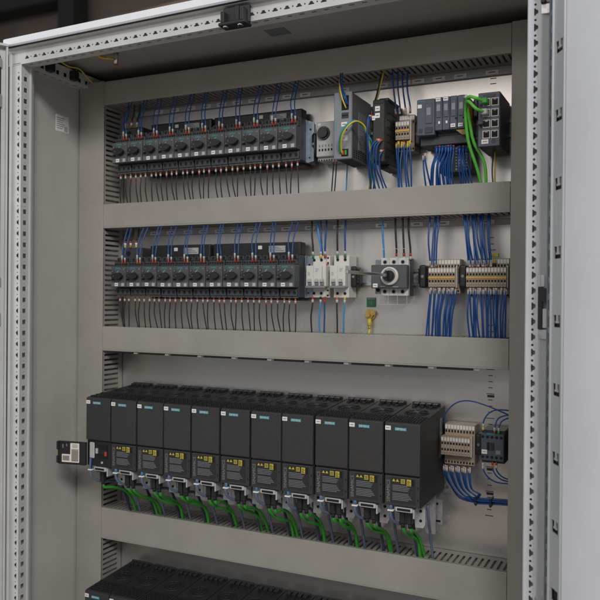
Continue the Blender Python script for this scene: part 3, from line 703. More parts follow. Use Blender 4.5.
# ------------------------------------------------------------------ circuit breakers
def breaker(x0, w, label, aux):
    t = thing('circuit_breaker', label, 'circuit breaker', (x0+w/2, 0, .745), 'white circuit breakers')
    z = .791
    mb = MB(); mb.box(x0, x0+w, -.050, -.006, z-.046, z+.046, 'wplas', .0012)
    mb.box(x0, x0+w, -.072, -.050, z-.0225, z+.0235, 'wplas', .0014, 2)
    for k in range(2):
        xx = x0+.0095+.0175*k
        for s in (-1, 1):
            mb.cyl((xx, -.0498, z+s*.0365), FR, .0042, .0006, 'gplas', 12); mb.cyl((xx, -.0502, z+s*.0365), FR, .0032, .0006, 'hole', 10)
    mb.box(x0+.0176, x0+.0182, -.0724, -.0715, z-.022, z+.023, 'gplas')
    mb.box(x0+.004, x0+.009, -.0724, -.0718, z+.002, z+.010, 'gplas')
    for k in range(3): mb.box(x0+.022, x0+.031-.002*k, -.0724, -.0718, z+.016-.003*k, z+.0172-.003*k, 'lprint')
    if aux:
        mb.box(x0+w+.0004, x0+w+.009, -.048, -.008, z-.046, z+.046, 'wplas', .001)
        for s in (-1, 1):
            for q in range(2): mb.cyl((x0+w+.0047, -.048, z+s*(.041-.011*q)), FR, .0022, .0007, 'hole', 8)
        mb.box(x0+w+.0004, x0+w+.009, -.070, -.048, z-.022, z+.023, 'wplas', .001)
        mb.box(x0+w+.002, x0+w+.007, -.0504, -.0498, z+.0255, z+.0285, 'red')
    obj('housing', mb, t)
    for k in range(3 if aux else 2):
        xx = x0+.0095+.0165*k-(.004 if k == 2 else 0)
        mb = MB(); mb.box(xx-.0035, xx+.0035, -.078, -.0722, z-.0125, z-.0055, 'gplas', .001); mb.box(xx-.0045, xx+.0045, -.0745, -.0722, z-.019, z-.012, 'gprint', .0006); obj('toggle', mb, t)
    mb = MB(); mb.box(x0-.0006, x0+w+(.009 if aux else 0)+.0004, -.0755, -.0724, z-.0255, z-.0200, 'psu', .001); obj('toggle_bar', mb, t)
    return t
breaker(.4705, .037, 'white two-pole circuit breaker with auxiliary contact, left one of the two', True)
breaker(.5265, .036, 'white two-pole circuit breaker on the right with the metal shaft end beside it', False)
gg = 'wires at the white circuit breakers'
for (x, m, nm, top) in ((.478, 'wblack', 'black', 'greenlab'), (.497, 'wlblue', 'light blue', 'wyel'), (.507, 'wblue', 'dark blue', 'red'), (.536, 'wblack', 'black', 'greenlab'), (.554, 'wblue', 'blue', 'greenlab')):
    bx = 'left' if x < .52 else 'right'
    dx = {.478: -.004, .497: -.010, .507: .003, .536: .0, .554: .0}[x]
    wire([(x, -.052, .838), (x+.0005, -.054, .856), (x+dx*.6, -.054, .885), (x+dx, -.05, .925)], .0021, m, f'{nm} wire above the {bx} white circuit breaker', gg,
         sleeves=[((x, -.052, .832), (x, -.053, .839), top, .0031), ((x, -.053, .839), (x, -.0535, .846), 'white', .0030)])
    lo = {.478: 'red', .497: 'black', .507: 'red', .536: 'orange', .554: 'wyel'}[x]
    m2 = 'wlblue' if x in (.554, .497) else m
    wire([(x, -.052, .746), (x, -.054, .728), (x+dx*.3+jit(.002), -.054, .70), (x+jit(.004), -.05, .655)], .0018, m2, f'{("light blue" if m2 == "wlblue" else nm)} wire below the {bx} white circuit breaker', gg,
         sleeves=[((x, -.052, .747), (x, -.0525, .741), lo, .0029), ((x, -.0525, .741), (x, -.053, .734), 'white' if x != .507 else 'red', .0030)])
wire([(.500, -.050, .838), (.499, -.054, .86), (.494, -.05, .925)], .0019, 'wblue', 'second dark blue wire above the left white circuit breaker', gg)

# ------------------------------------------------------------------ switch disconnector
t = thing('switch_disconnector', 'dark grey rotary main switch with white-ringed black knob and clear terminal covers', 'main switch', (.665, 0, .745))
z = .790
mb = MB(); mb.box(.6350, .6950, -.052, -.040, z-.040, z+.040, 'wplas', .0012); mb.box(.6360, .6940, -.040, -.008, z-.040, z+.040, 'st', .0012); mb.box(.622, .635, -.050, -.008, z-.036, z+.036, 'psu', .001)
for k in range(3):
    xx = .6445+.0195*k
    for s in (-1, 1): mb.cyl((xx, -.0518, z+s*.031), FR, .0052, .0006, 'gplas', 14); mb.cyl((xx, -.0523, z+s*.031), FR, .0036, .0006, 'hole', 10)
    if k: mb.box(xx-.0101, xx-.0093, -.0526, -.0515, z-.040, z+.040, 'gplas')
mb.cyl((.6285, -.050, z-.028), FR, .004, .0006, 'hole', 10)
obj('housing', mb, t)
mb = MB(); mb.box(.620, .698, -.0705, -.052, z-.0245, z+.0245, 'st2', .0015); mb.text('ABB', (.0, 0, 0), X, Z, .0001, 'navy') if False else None
mb.box(.641, .6395+.012, -.0712, -.0703, z-.0215, z-.0195, 'lprint')
mb.box(.668, .680, -.0712, -.0703, z-.022, z-.0205, 'lprint')
obj('front_plate', mb, t)
mb = MB(); mb.cyl((.662, -.0703, z+.001), FR, .0190, .006, 'wplas', 32); mb.ring((.662, -.0765, z+.001), Y_, .0165, .0022, 'wplas', 32, 8)
obj('knob_ring', mb, t)
mb = MB(); mb.cyl((.662, -.0763, z+.001), FR, .0125, .012, 'black', 20, r2=.0105); mb.box(.6595, .6645, -.098, -.088, z-.010, z+.012, 'black', .001); obj('rotary_knob', mb, t)
mb = MB(); mb.box(.6250, .6350, -.0715, -.0706, z-.0225, z-.0145, 'white'); mb.box(.627, .633, -.0718, -.0716, z-.019, z-.0178, 'gprint'); obj('label_tag', mb, t)
for s in (-1, 1):
    mb = MB(); zz = z+s*.040
    mb.poly([(.6350, -.062, zz-s*.006), (.6960, -.062, zz-s*.006), (.6960, -.062, zz+s*.018), (.6350, -.062, zz+s*.018)], 'clear')
    for k in range(4): xx = .6350+.0203*k; mb.box(xx-.0004, xx+.0004, -.0625, -.0618, min(zz-s*.006, zz+s*.018), max(zz-s*.006, zz+s*.018), 'gplas')
    mb.box(.6350, .6960, -.0625, -.0618, zz+s*.018-.0004, zz+s*.018+.0004, 'gplas')
    obj('terminal_cover', mb, t)
mb = MB(); mb.obox((.662, -.098, z+.002), X, FR, Z, (-.003, .003), (0, .215), (-.003, .003), 'steel', .0006)
sh = rebase(obj('extension_shaft', mb), (.662, -.098, z)); tag(sh, 'square bright steel extension shaft sticking out of the main switch knob', 'shaft')
for k, (x, m, nm) in enumerate(((.640, 'wlblue', 'light blue'), (.668, 'wblack', 'left black'), (.684, 'wblack', 'middle black'), (.698, 'wblack', 'right black'))):
    wire([(x, -.045, .824), (x, -.048, .85), (x-.002+jit(.002), -.05, .89), (x-.003, -.05, .925)], .0022, m, f'{nm} wire going up from the main switch', 'wires above the main switch',
         sleeves=[] if k == 0 else [((x, -.045, .826), (x, -.0462, .833), 'white', .0031), ((x, -.0462, .833), (x, -.047, .840), 'red', .0031)])
mb = MB(); mb.box(.585, .607, -.0008, -.0002, .725, .746, 'greenlab'); mb.box(.5875, .6045, -.0011, -.0009, .7425, .7440, 'lprint'); mb.box(.5955, .5965, -.0012, -.0009, .729, .740, 'lprint')
for k in range(3): mb.box(.591+.002*k, .601-.002*k, -.0012, -.0009, .7345-.003*k, .7355-.003*k, 'lprint')
tag(rebase(obj('earth_sticker', mb), (.596, 0, .735)), 'small square green earth symbol sticker under the steel rail', 'sticker')
t = thing('earth_stud', 'yellow brass earth stud with a yellow cable lug below the green sticker', 'earth stud', (.594, 0, .71))
mb = MB(); mb.cyl((.595, -.002, .7085), FR, .0120, .004, 'gold', 20); mb.cyl((.595, -.006, .7085), FR, .0095, .008, 'gold', 6); mb.cyl((.595, -.014, .7085), FR, .005, .008, 'gold', 12); mb.cyl((.603, -.003, .7130), FR, .0060, .010, 'gold', 12); obj('stud', mb, t)
mb = MB(); mb.cyl((.596, -.012, .700), -Z, .0042, .016, 'wyel', 12); mb.cyl((.596, -.012, .684), -Z, .003, .006, 'gold', 10); obj('cable_lug', mb, t)
wire([(.596, -.012, .680), (.596, -.014, .67), (.597, -.03, .655)], .0024, 'wyel', 'thick yellow green wire from the earth stud down into the duct', None)

# ------------------------------------------------------------------ modular controller
t = thing('controller', 'blue-grey modular controller with white tags and amber side, in the top row', 'controller', (.775, 0, 1.0))
mb = MB(); mb.box(.722, .759, -.090, -.010, 1.072, 1.145, 'navy', .0015); mb.box(.7395, .754, -.0915, -.090, 1.095, 1.136, 'navy', .001); mb.box(.7425, .751, -.0920, -.0914, 1.112, 1.127, 'psu'); mb.box(.7390, .755, -.0912, -.090, 1.076, 1.088, 'navy2', .0006)
mb.box(.7260, .7340, -.0908, -.0899, 1.078, 1.086, 'navy2')
obj('interface_module', mb, t)
mb = MB(); mb.text('SIEMENS', (.7235, -.0906, 1.1395), X, Z, .0042, 'teal', width=.014); obj('brand_print', mb, t)
for k in range(4):
    a = .7595+.0150*k
    mb = MB(); mb.box(a, a+.0145, -.090, -.010, 1.080, 1.146, 'navy', .001); mb.box(a+.0022, a+.0123, -.0916, -.0898, 1.105, 1.1385, 'navy', .0008); mb.box(a+.0035, a+.0108, -.0921, -.0915, 1.118, 1.131, 'psu')
    if k in (2, 3): mb.cyl((a+.012, -.0900, 1.101), FR, .0020, .0008, 'hole', 8)
    obj('io_module', mb, t)
    for (kk, b, c) in ((0, 1.137, 1.1445), (1, 1.137, 1.1445), (2, 1.0835, 1.0905), (3, 1.0835, 1.0905)):
        if kk == k: mb = MB(); mb.box(a+.002, a+.0115, -.0926, -.0917, b, c, 'white'); mb.box(a+.0035, a+.010, -.0929, -.0927, (b+c)/2-.0006, (b+c)/2+.0006, 'gprint'); obj('label_tag', mb, t)
    if k in (0, 1): mb = MB(); mb.box(a+.007, a+.0105, -.0916, -.0901, 1.0925, 1.0975, 'white'); obj('label_tag', mb, t)
mb = MB(); mb.box(.7240, .7325, -.0916, -.0902, 1.1270, 1.1345, 'white'); obj('label_tag', mb, t)
mb = MB(); mb.box(.8197, .8225, -.0895, -.012, 1.081, 1.146, 'amber', .0004); mb.prism((.8010, -.0880, 1.0785), X, Z, Y_, [(0, 0), (.020, 0), (.020, -.010), (.012, -.010)], .06, 'amber'); obj('amber_side', mb, t)
mb = MB(); mb.box(.724, .8195, -.070, -.010, 1.055, 1.073, 'navy2', .001); mb.box(.7595, .8195, -.070, -.010, 1.073, 1.080, 'navy2')
mb.box(.7605, .826, -.055, -.010, 1.000, 1.055, 'navy2', .001)
for r_ in range(8):
    for c_ in range(4):
        for q in range(2): mb.box(.7635+.015*c_+.0055*q, .7665+.015*c_+.0055*q, -.0560, -.0552, 1.0045+.006*r_, 1.0080+.006*r_, 'gplas' if c_ > 1 else 'gprint')
mb.box(.7225, .755, -.060, -.010, 1.062, 1.073, 'black', .002)
obj('base_unit', mb, t)
bundle(13, (.757, .792), 1.052, (.742, .790), .962, -.070, -.060, 'hanging from the left half of the controller base', 'blue wires of the controller', sleeve='wblue', bow=-.012, r=.0017)
bundle(5, (.801, .816), 1.050, (.806, .832), .962, -.064, -.055, 'hanging from the right half of the controller base', 'blue wires of the controller', sleeve='wblue', r=.0015)
bundle(2, (.7285, .7345), 1.040, (.730, .742), .962, -.064, -.055, 'left of the controller base', 'blue wires of the controller', sleeve='white')
mb = MB(); mb.box(.8265, .836, -.050, -.010, 1.110, 1.146, 'navy2', .002)
tag(rebase(obj('server_module', mb), (.831, -.03, 1.13)), 'narrow dark end module between the controller and network switch', 'module')

# ------------------------------------------------------------------ network switch
t = thing('network_switch', 'dark blue-grey eight-port network switch at the right end of the top row', 'network switch', (.870, 0, 1.035))
mb = MB(); mb.box(.849, .891, -.108, -.008, 1.036, 1.140, 'navy2', .0015); mb.box(.8495, .8905, -.1105, -.1078, 1.0365, 1.1395, 'navy', .001)
mb.box(.858, .882, -.1115, -.1103, 1.130, 1.1355, 'navy2')
mb.cyl((.879, -.1105, 1.046), FR, .0045, .0004, 'navy2', 14)
obj('housing', mb, t)
for r_ in range(4):
    for c_ in range(2):
        x = .8585+.0158*c_; zz = 1.113-.0205*r_
        mb = MB(); mb.box(x, x+.0014, -.1118, -.1103, zz, zz+.0150, 'beige2'); mb.box(x+.0126, x+.0140, -.1118, -.1103, zz, zz+.0150, 'beige2')
        mb.box(x+.0014, x+.0126, -.1118, -.1103, zz, zz+.0014, 'beige2'); mb.box(x+.0014, x+.0126, -.1118, -.1103, zz+.0136, zz+.0150, 'beige2')
        mb.box(x+.0014, x+.0126, -.1110, -.1104, zz+.0014, zz+.0136, 'hole'); mb.box(x+.0045, x+.0095, -.1116, -.1109, zz+.0112, zz+.0136, 'psu'); obj('port', mb, t)
mb = MB(); mb.box(.8565, .8695, -.1117, -.1107, 1.0415, 1.0500, 'white'); mb.box(.859, .867, -.1120, -.1118, 1.0450, 1.0464, 'gprint'); obj('label_tag', mb, t)
g = 'green network cables at the switch'
for k, (px, pz, pts) in enumerate((
    (.8590, 1.099, [(.8625, -.128, 1.0995), (.852, -.142, 1.103), (.838, -.138, 1.118), (.8295, -.125, 1.118), (.8265, -.115, 1.095), (.829, -.100, 1.05), (.842, -.080, 1.0), (.850, -.065, .960)]),
    (.8590, 1.120, [(.8625, -.126, 1.120), (.850, -.138, 1.124), (.836, -.135, 1.128), (.829, -.120, 1.118), (.8330, -.112, 1.09), (.838, -.095, 1.05), (.856, -.080, 1.01), (.857, -.065, .960)]))):
    c = wire(pts, .0031, 'wgreen2', f'bright green network cable plugged in the switch port, {("lower", "upper")[k]} plug', g, name='network_cable', cat='cable', seg=10)
    mb = MB(); mb.box(px, px+.011, -.130, -.1112, pz-.005, pz+.006, 'gplas' if k == 0 else 'wgreen', .0015); obj('plug', mb, c)
mb = MB(); mb.tube([(.828, -.128, 1.128), (.833, -.128, 1.133)], .0042, 'gplas', seg=10); tag(rebase(obj('cable_tie', mb), (.83, -.128, 1.13)), 'pale tie around the green network cables at their bend', 'cable tie')
mb = MB(); mb.box(.8515, .862, -.126, -.1118, 1.076, 1.084, 'navy2', .001); tag(rebase(obj('dust_cap', mb), (.857, -.118, 1.08)), 'dark open dust flap on the left side of the network switch', 'dust cap')
wire([(.871, -.055, 1.036), (.872, -.058, 1.01), (.871, -.055, .962)], .0018, 'wyel', 'yellow green wire under the network switch', 'earth and supply wires under the network switch')
wire([(.868, -.052, 1.036), (.866, -.055, 1.0), (.869, -.055, .962)], .0014, 'wblue', 'thin dark blue wire under the network switch', 'earth and supply wires under the network switch')

# ------------------------------------------------------------------ contactor, row beside the drives
t = thing('contactor', 'dark blue-grey contactor with a white tag beside the terminal block', 'contactor', (.876, 0, .425))
mb = MB(); mb.box(.8535, .8985, -.068, -.008, .424, .488, 'navy2', .0015); mb.box(.8540, .8980, -.080, -.066, .430, .483, 'navy', .0015)
for k in range(5):
    x = .858+.0088*k; mb.cyl((x, -.0798, .4765), FR, .0030, .0007, 'hole', 10); mb.cyl((x, -.0798, .4375), FR, .0030, .0007, 'hole', 10)
mb.box(.866, .871, -.0812, -.0798, .451, .466, 'hole'); mb.box(.873, .880, -.0815, -.0798, .451, .466, 'black', .0006)
mb.box(.883, .892, -.0808, -.0798, .444, .452, 'psu'); obj('housing', mb, t)
mb = MB(); mb.text('SIEMENS', (.865, -.0806, .4815), X, Z, .0042, 'teal', width=.016) ; obj('brand_print', mb, t)
mb = MB(); mb.box(.8560, .8665, -.0815, -.0806, .4435, .4515, 'white'); mb.box(.858, .8645, -.0818, -.0816, .4470, .4482, 'gprint'); obj('label_tag', mb, t)
g = 'blue wires at the contactor'
for k, (pts, m) in enumerate((([(.857, -.074, .488), (.858, -.074, .506), (.868, -.072, .522), (.885, -.068, .529), (.920, -.06, .527)], 'wyel'),
    ([(.879, -.074, .482), (.880, -.074, .497), (.886, -.07, .513), (.905, -.065, .520), (.925, -.06, .520)], 'red'),
    ([(.887, -.074, .482), (.888, -.074, .497), (.893, -.07, .508), (.908, -.065, .515), (.925, -.06, .515)], 'wgreen'))):
    wire(pts, .0014, 'wblue', f'{ORD[k]} blue wire bending from the top of the contactor into the right duct', g, sleeves=[(pts[0], V(pts[0])+V((0, 0, .006)), m, .0024), (V(pts[0])+V((0, 0, .006)), V(pts[0])+V((0, 0, .013)), 'white', .0024)])
for k, (pts, m) in enumerate((([(.857, -.074, .424), (.859, -.074, .408), (.870, -.07, .393), (.888, -.066, .386), (.922, -.06, .386)], 'white'),
    ([(.876, -.074, .428), (.876, -.074, .414), (.884, -.07, .399), (.900, -.066, .391), (.925, -.06, .391)], 'orange'),
    ([(.883, -.074, .428), (.883, -.074, .414), (.890, -.07, .402), (.904, -.066, .395), (.925, -.06, .395)], 'white'))):
    wire(pts, .0014, 'wblue', f'{ORD[k]} blue wire bending from the bottom of the contactor into the right duct', g, sleeves=[(pts[0], V(pts[0])-V((0, 0, .006)), 'red' if k else 'white', .0024), (V(pts[0])-V((0, 0, .006)), V(pts[0])-V((0, 0, .012)), m, .0024)])
wire([(.773, -.05, .490), (.777, -.055, .512), (.797, -.055, .534), (.825, -.055, .541), (.865, -.055, .532), (.922, -.05, .510)], .0014, 'wblue', 'blue wire arching over the terminal block into the right duct', g)
for i in range(14):
    f = i/13; x = .774+.054*f; low = .338+.010*f+jit(.002)
    y = -.052-.004*(i % 3)
    wire([(x, y, .404), (x+.001, y-.002, .390), (x+.006+.010*(1-f), y-.004, .366), (x+.022+.012*(1-f), y-.003, low+.008), (.842+jit(.002), y+.004*(i % 4), .338+.0022*(i % 5)), (.870, y+.003*(i % 4), .340+.0022*(i % 5)), (.925, y, .344+.002*(i % 5))], .0014, 'wblue',
         f'blue wire below the terminal block beside the drives, {ORD[i]} from the left', 'blue wires curving below the terminal block beside the drives',
         sleeves=[((x, y, .408), (x, y, .405), 'red' if i % 3 == 0 else 'white', .0022), ((x, y, .405), (x, y-.0005, .396), 'white' if i % 4 else 'gplas', .0023)])
for k, x in enumerate((.840, .869)):
    mb = MB(); mb.box(x, x+.0035, -.066, -.038, .335, .352, 'black', .001); mb.box(x-.0005, x+.0045, -.069, -.064, .338, .344, 'black')
    tag(rebase(obj('cable_tie', mb), (x, -.05, .343)), f'black cable tie around the blue bundle below the contactor, {("left", "right")[k]} one', 'cable tie', 'black cable ties')

# ------------------------------------------------------------------ frequency drives
def ztop(y): return .1590+.013*(y+.1934)/.1834
def make_drive(flap=True):
    t = thing('frequency_drive', '', 'drive', (0, 0, 0))
    mb = MB()
    mb.prism_x([(-.190, .1570), (-.1875, .1592), (-.150, ztop(-.150)), (-.012, ztop(-.012)), (-.012, .0), (-.186, .0), (-.186, .060), (-.190, .061)], -.0352, .0352, 'drive')
    sl = V((0, 1, .013/.1834)).normalized(); nn = V((0, -sl.z, sl.y))
    def on(x, y, h=0): return V((x, y, ztop(y)))+nn*h
    # raised vent blocks, fan grille, rear connectors on the sloping top
    for r_ in range(5):
        for c_ in range(11):
            mb.obox(on(-.031+.0058*c_, -.183+.0085*r_, .0002), X, sl, nn, (0, .0036), (0, .0050), (0, .0016 if (r_+c_) % 2 else .0024), 'seam' if (r_+c_) % 2 == 0 else 'black')
    mb.obox(on(-.0345, -.140, 0), X, sl, nn, (0, .069), (0, .0018), (0, .002), 'seam')
    for q in range(2): mb.ring(on(0, -.098, .0005), nn, .0235-.010*q, .0011, 'drive', 28, 5)
    mb.cyl(on(0, -.098, 0), nn, .0065, .0022, 'black', 16)
    for q in range(6):
        a = q*math.pi/3; mb.obox(on(0, -.098, .0002), V((math.cos(a), 0, 0))+sl*math.sin(a), V((-math.sin(a), 0, 0))+sl*math.cos(a), nn, (.006, .0235), (-.001, .001), (0, .0020), 'black')
        a += .5; mb.obox(on(0, -.098, .0001), V((math.cos(a), 0, 0))+sl*math.sin(a), V((-math.sin(a), 0, 0))+sl*math.cos(a), nn, (.0155, .0205), (-.0045, .0045), (0, .0006), 'hole')
    for q in range(4): mb.obox(on(-.026+.0135*q, -.040, 0), X, sl, nn, (0, .010), (0, .014), (0, .006), 'black', .001)
    mb.obox(on(-.032, -.024, 0), X, sl, nn, (0, .060), (0, .006), (0, .006), 'drive', .0012)
    for q in range(3): mb.obox(on(-.024+.018*q, -.052, 0), X, sl, nn, (0, .006), (0, .008), (0, .003), 'seam')
    obj('housing', mb, t)
    mb = MB(); mb.box(.0353, .0356, -.052, -.034, .070, .150, 'psu')
    for q in range(9): mb.box(.0357, .0359, -.050, -.037-.003*(q % 3), .076+.007*q, .0778+.007*q, 'gprint' if q % 2 else 'lprint')
    obj('rating_plate', mb, t)
    mb = MB(); mb.box(-.0346, .0346, -.1934, -.1885, .0610, .1585, 'drive2', .0018, 2)
    mb.box(-.018, .018, -.1937, -.1933, .1085, .1088, 'seam') if False else None
    obj('upper_cover', mb, t)
    mb = MB(); mb.box(-.0335, -.0225, -.1946, -.1937, .1445, .1525, 'white'); mb.box(-.0315, -.0245, -.1949, -.1947, .1480, .1492, 'gprint'); obj('label_tag', mb, t)
    mb = MB(); mb.box(-.0145, .0085, -.1944, -.1937, .1442, .1505, 'tealp'); mb.text('SIEMENS', (-.0135, -.1947, .1456), X, Z, .0054, 'white', width=.0205); obj('brand_tag', mb, t)
    if flap:
        mb = MB(); mb.box(-.0344, .0344, -.1925, -.1865, .0010, .0575, 'drive2', .0016, 2); mb.box(-.0215, .0255, -.1930, -.1924, .0070, .0550, 'drive')
        mb.box(.0300, .0325, -.1929, -.1925, .037, .0405, 'hole'); mb.box(.0300, .0325, -.1929, -.1925, .014, .0175, 'hole'); c = obj('lower_cover', mb, t)
        mb = MB(); mb.text('SINAMICS', (-.0240, -.1929, .0075), Z, -X, .0092, 'lprint2', width=.042); obj('brand_print', mb, c)
        mb = MB()
        for q in range(2): mb.prism((-.0190+.0072*q, -.1934, .0475), X, Z, FR, [(0, 0), (.0062, 0), (.0031, .0052)], .0003, 'yellow')
        mb.box(-.0020, .0060, -.1937, -.1931, .0445, .0530, 'yellow'); mb.box(.0095, .0180, -.1937, -.1931, .0415, .0535, 'yellow'); mb.box(.0190, .0235, -.1937, -.1931, .0415, .0535, 'hole')
        for q in range(3): mb.box(-.0010, .0050, -.1940, -.1938, .0460+.0022*q, .0470+.0022*q, 'drive')
        for q in range(4): mb.box(.0105, .0170-.002*(q % 2), -.1940, -.1938, .0430+.0024*q, .0440+.0024*q, 'drive')
        for q in range(4): mb.box(-.0185, .0105+.005*((q*7) % 4)/3, -.1934, -.1931, .0395-.0030*q, .0408-.0030*q, 'gprint')
        for q in range(5): mb.box(-.0185, .0125+.007*((q*5) % 4)/3, -.1934, -.1931, .0245-.0030*q, .0258-.0030*q, 'gprint')
        obj('warning_print', mb, c)
    else:
        mb = MB(); mb.box(-.0345, .0345, -.1880, -.1862, .001, .058, 'black'); mb.box(-.005, .024, -.1892, -.188, .020, .050, 'hole'); mb.box(.0, .022, -.191, -.189, .028, .040, 'seam', .001)
        mb.box(-.026, -.012, -.1925, -.188, .018, .055, 'gplas', .002); mb.box(.018, .024, -.1925, -.189, .026, .036, 'red', .0006); mb.cyl((.010, -.189, .010), FR, .0028, .002, 'gplas', 10)
        mb.box(-.008, -.002, -.1925, -.188, .030, .042, 'gplas', .0006)
        obj('terminal_compartment', mb, t)
        f = thing('open_flap', None, None); f.parent = t; f.location = (-.036, -.194, .0)
        f['label'] = 'hinged cover flap standing open with a white data sticker'
        # flap lies turned out to the left of the drive, hinge at its right edge
        U = V((-.98, -.19, 0)).normalized(); W = V((U.y, -U.x, 0));  W = W if W.y < 0 else -W
        def L(u, w, z): return V((-.037, -.196, 0))+U*u+W*w+Z*z
        mb = MB()
        mb.obox(L(0, 0, 0), U, W, Z, (.002, .070), (-.003, .0), (.001, .0545), 'black', .001)
        mb.obox(L(0, 0, 0), U, W, Z, (.066, .0712), (.0, .004), (.003, .020), 'black', .001); mb.obox(L(0, 0, 0), U, W, Z, (.066, .0712), (.0, .004), (.034, .0535), 'black', .001)
        mb.obox(L(0, 0, 0), U, W, Z, (-.006, .006), (-.002, .006), (.001, .0545), 'black', .001); mb.obox(L(0, 0, 0), U, W, Z, (.006, .066), (.0, .003), (.0515, .0545), 'black'); mb.obox(L(0, 0, 0), U, W, Z, (.006, .066), (.0, .003), (.001, .004), 'black')
        o = obj('flap_panel', mb, f, local=True)
        o.data.transform(Matrix.Translation((.036, .194, 0)))
        mb = MB(); mb.obox(L(0, 0, 0), U, W, Z, (.013, .036), (.0004, .001), (.0055, .051), 'white'); mb.obox(L(0, 0, 0), U, W, Z, (.036, .058), (.0004, .001), (.0055, .024), 'white')
        mb.obox(L(0, 0, 0), U, W, Z, (.015, .033), (.0011, .0014), (.008, .037), 'beige'); mb.obox(L(0, 0, 0), U, W, Z, (.038, .056), (.0011, .0014), (.009, .021), 'beige')
        for q in range(7): mb.obox(L(0, 0, 0), U, W, Z, (.016, .032), (.0015, .0017), (.010+.0036*q, .0115+.0036*q), 'gprint')
        for q in range(3): mb.obox(L(0, 0, 0), U, W, Z, (.017, .031), (.0011, .0014), (.040+.003*q, .0412+.003*q), 'gprint')
        for q in range(3): mb.obox(L(0, 0, 0), U, W, Z, (.040, .054), (.0015, .0017), (.011+.003*q, .0125+.003*q), 'gprint')
        mb.obox(L(0, 0, 0), U, W, Z, (.054, .057), (.0004, .0010), (.038, .047), 'gprint'); mb.obox(L(0, 0, 0), U, W, Z, (.044, .047), (.0004, .0010), (.042, .048), 'gprint')
        o = obj('data_sticker', mb, f, local=True); o.data.transform(Matrix.Translation((.036, .194, 0)))
    # connector bracket and shield plate below
    mb = MB(); mb.box(-.014, .020, -.190, -.150, -.0105, -.0012, 'tube', .0012); mb.box(-.010, .016, -.1906, -.1898, -.0080, -.0035, 'hole'); mb.box(.0195, .0225, -.186, -.160, -.022, -.004, 'tube', .0008)
    mb.box(-.018, -.012, -.184, -.160, -.0100, -.0020, 'tube', .001); mb.box(-.012, .018, -.184, -.150, -.014, -.0088, 'black', .001)
    obj('connector_bracket', mb, t)
    mb = MB(); mb.box(-.030, .030, -.060, -.0575, -.085, .0, 'zinc'); obj('back_plate', mb, t)
    mb = MB(); mb.prism((.0080, -.1300, -.054), X, Z, Y_, [(0, 0), (.016, 0), (.020, .008), (.020, .036), (.015, .046), (.003, .044), (0, .028)], .0022, 'tube')
    mb.box(.0080, .0100, -.1278, -.105, -.050, -.014, 'tube')
    for zz in (-.021, -.040): mb.cyl((.0190, -.1303, zz), FR, .0030, .0005, 'hole', 10)
    obj('shield_plate', mb, t)
    return t
d1 = make_drive(True)
d0 = make_drive(False)
XD = -.0365
for rn, zb in (('upper', .3502), ('lower', -.0990)):
    for i in range(11):
        if rn == 'upper' and i == 0: o = d0
        elif rn == 'upper' and i == 1: o = d1
        else: o = copy_tree(d1)
        x = XD+.073*i+.0365; o.location = (x, 0, zb)
        if rn == 'upper': lab = 'leftmost black drive of the middle row, with its lower flap open' if i == 0 else (f'black drive with yellow warning print, {ORD[i]} from left in the upper drive row' if i < 10 else 'black drive at the right end of the upper drive row, its side visible')
        else: lab = f'black drive seen from above at the bottom of the picture, {ORD[i]} from the left'
        tag(o, lab, 'drive', 'black frequency drives'); o.location.y = jit(.0007); o.rotation_euler.z = jit(.004)
        if rn == 'lower': continue
        z0 = zb
        # two green cables with black plugs
        sw = .040+jit(.006)
        for k, (dx, nm) in enumerate(((-.0055, 'left'), (.0085, 'right'))):
            if i == 0 and k == 1: continue
            a = V((x+dx, -.166, z0-.040)); q = jit(.0075); e = V((x+.004+.007*k+q+jit(.002), -.060+jit(.006), .205))
            dip = jit(.010)
            c = wire([a, a+V((.001, .004, -.014)), V((x+dx*.6+.002+q*.5, -.140, z0-.064+dip)), V((x+.002+.005*k+q, -.108, z0-.077+dip)), V((x+.004+.006*k+q, -.080, z0-.100)), e], .0033, 'wgreen',
                     f'green cable under the {ORD[i]} drive, {nm} plug', 'green cables under the drives', name='network_cable', cat='cable', seg=9)
            mb = MB(); mb.box(x+dx-.0055, x+dx+.0055, -.173, -.160, z0-.038, z0-.0145, 'black', .0015); mb.cyl((x+dx, -.166, z0-.036), -Z, .0042, .010, 'black', 10); obj('plug', mb, c)
        pts = [(x-.022, -.188, z0+(.004 if i else .045)), (x-.023, -.190, z0-.014), (x-.0215, -.182, z0-.030), (x-.016, -.165, z0-.040), (x-.010, -.140, z0-.046), (x-.008, -.105, z0-.056), (x-.010, -.070, z0-.10), (x-.010, -.060, .205)]
        c = wire(pts, .0031, 'wgb', f'grey-blue cable in front of the {ORD[i]} drive, left of the black plugs', 'grey-blue cables under the drives', name='motor_cable', cat='cable', seg=9)
        mb = MB(); mb.tube([(pts[0][0], pts[0][1], pts[0][2]), (x-.0225, -.1895, z0-.006)], .0036, 'wblue' if i == 0 else 'wgb2', seg=8)
        obj('blue_sleeve', mb, c)
        mb = MB(); mb.box(x-.0285, x-.0165, -.1945, -.186, z0-.0105, z0-.0075, 'white', .0008); obj('cable_tie', mb, c)
        # second cable behind the shield plate
        wire([(x+.030, -.120, z0-.010), (x+.031, -.116, z0-.04), (x+.028, -.090, z0-.08), (x+.026, -.060, .205)], .0028, 'wgb', f'grey-blue motor cable between the shield plates under the {ORD[i]} drive', 'grey-blue motor cables behind the shield plates', name='motor_cable', cat='cable', seg=9)
        wire([(x-.004, -.110, z0-.01), (x-.004, -.100, z0-.06), (x-.004, -.060, .205)], .0028, 'wdark', f'dark grey cable dropping straight behind the plugs of the {ORD[i]} drive', 'dark grey cables behind the plugs', name='motor_cable', cat='cable', seg=8)
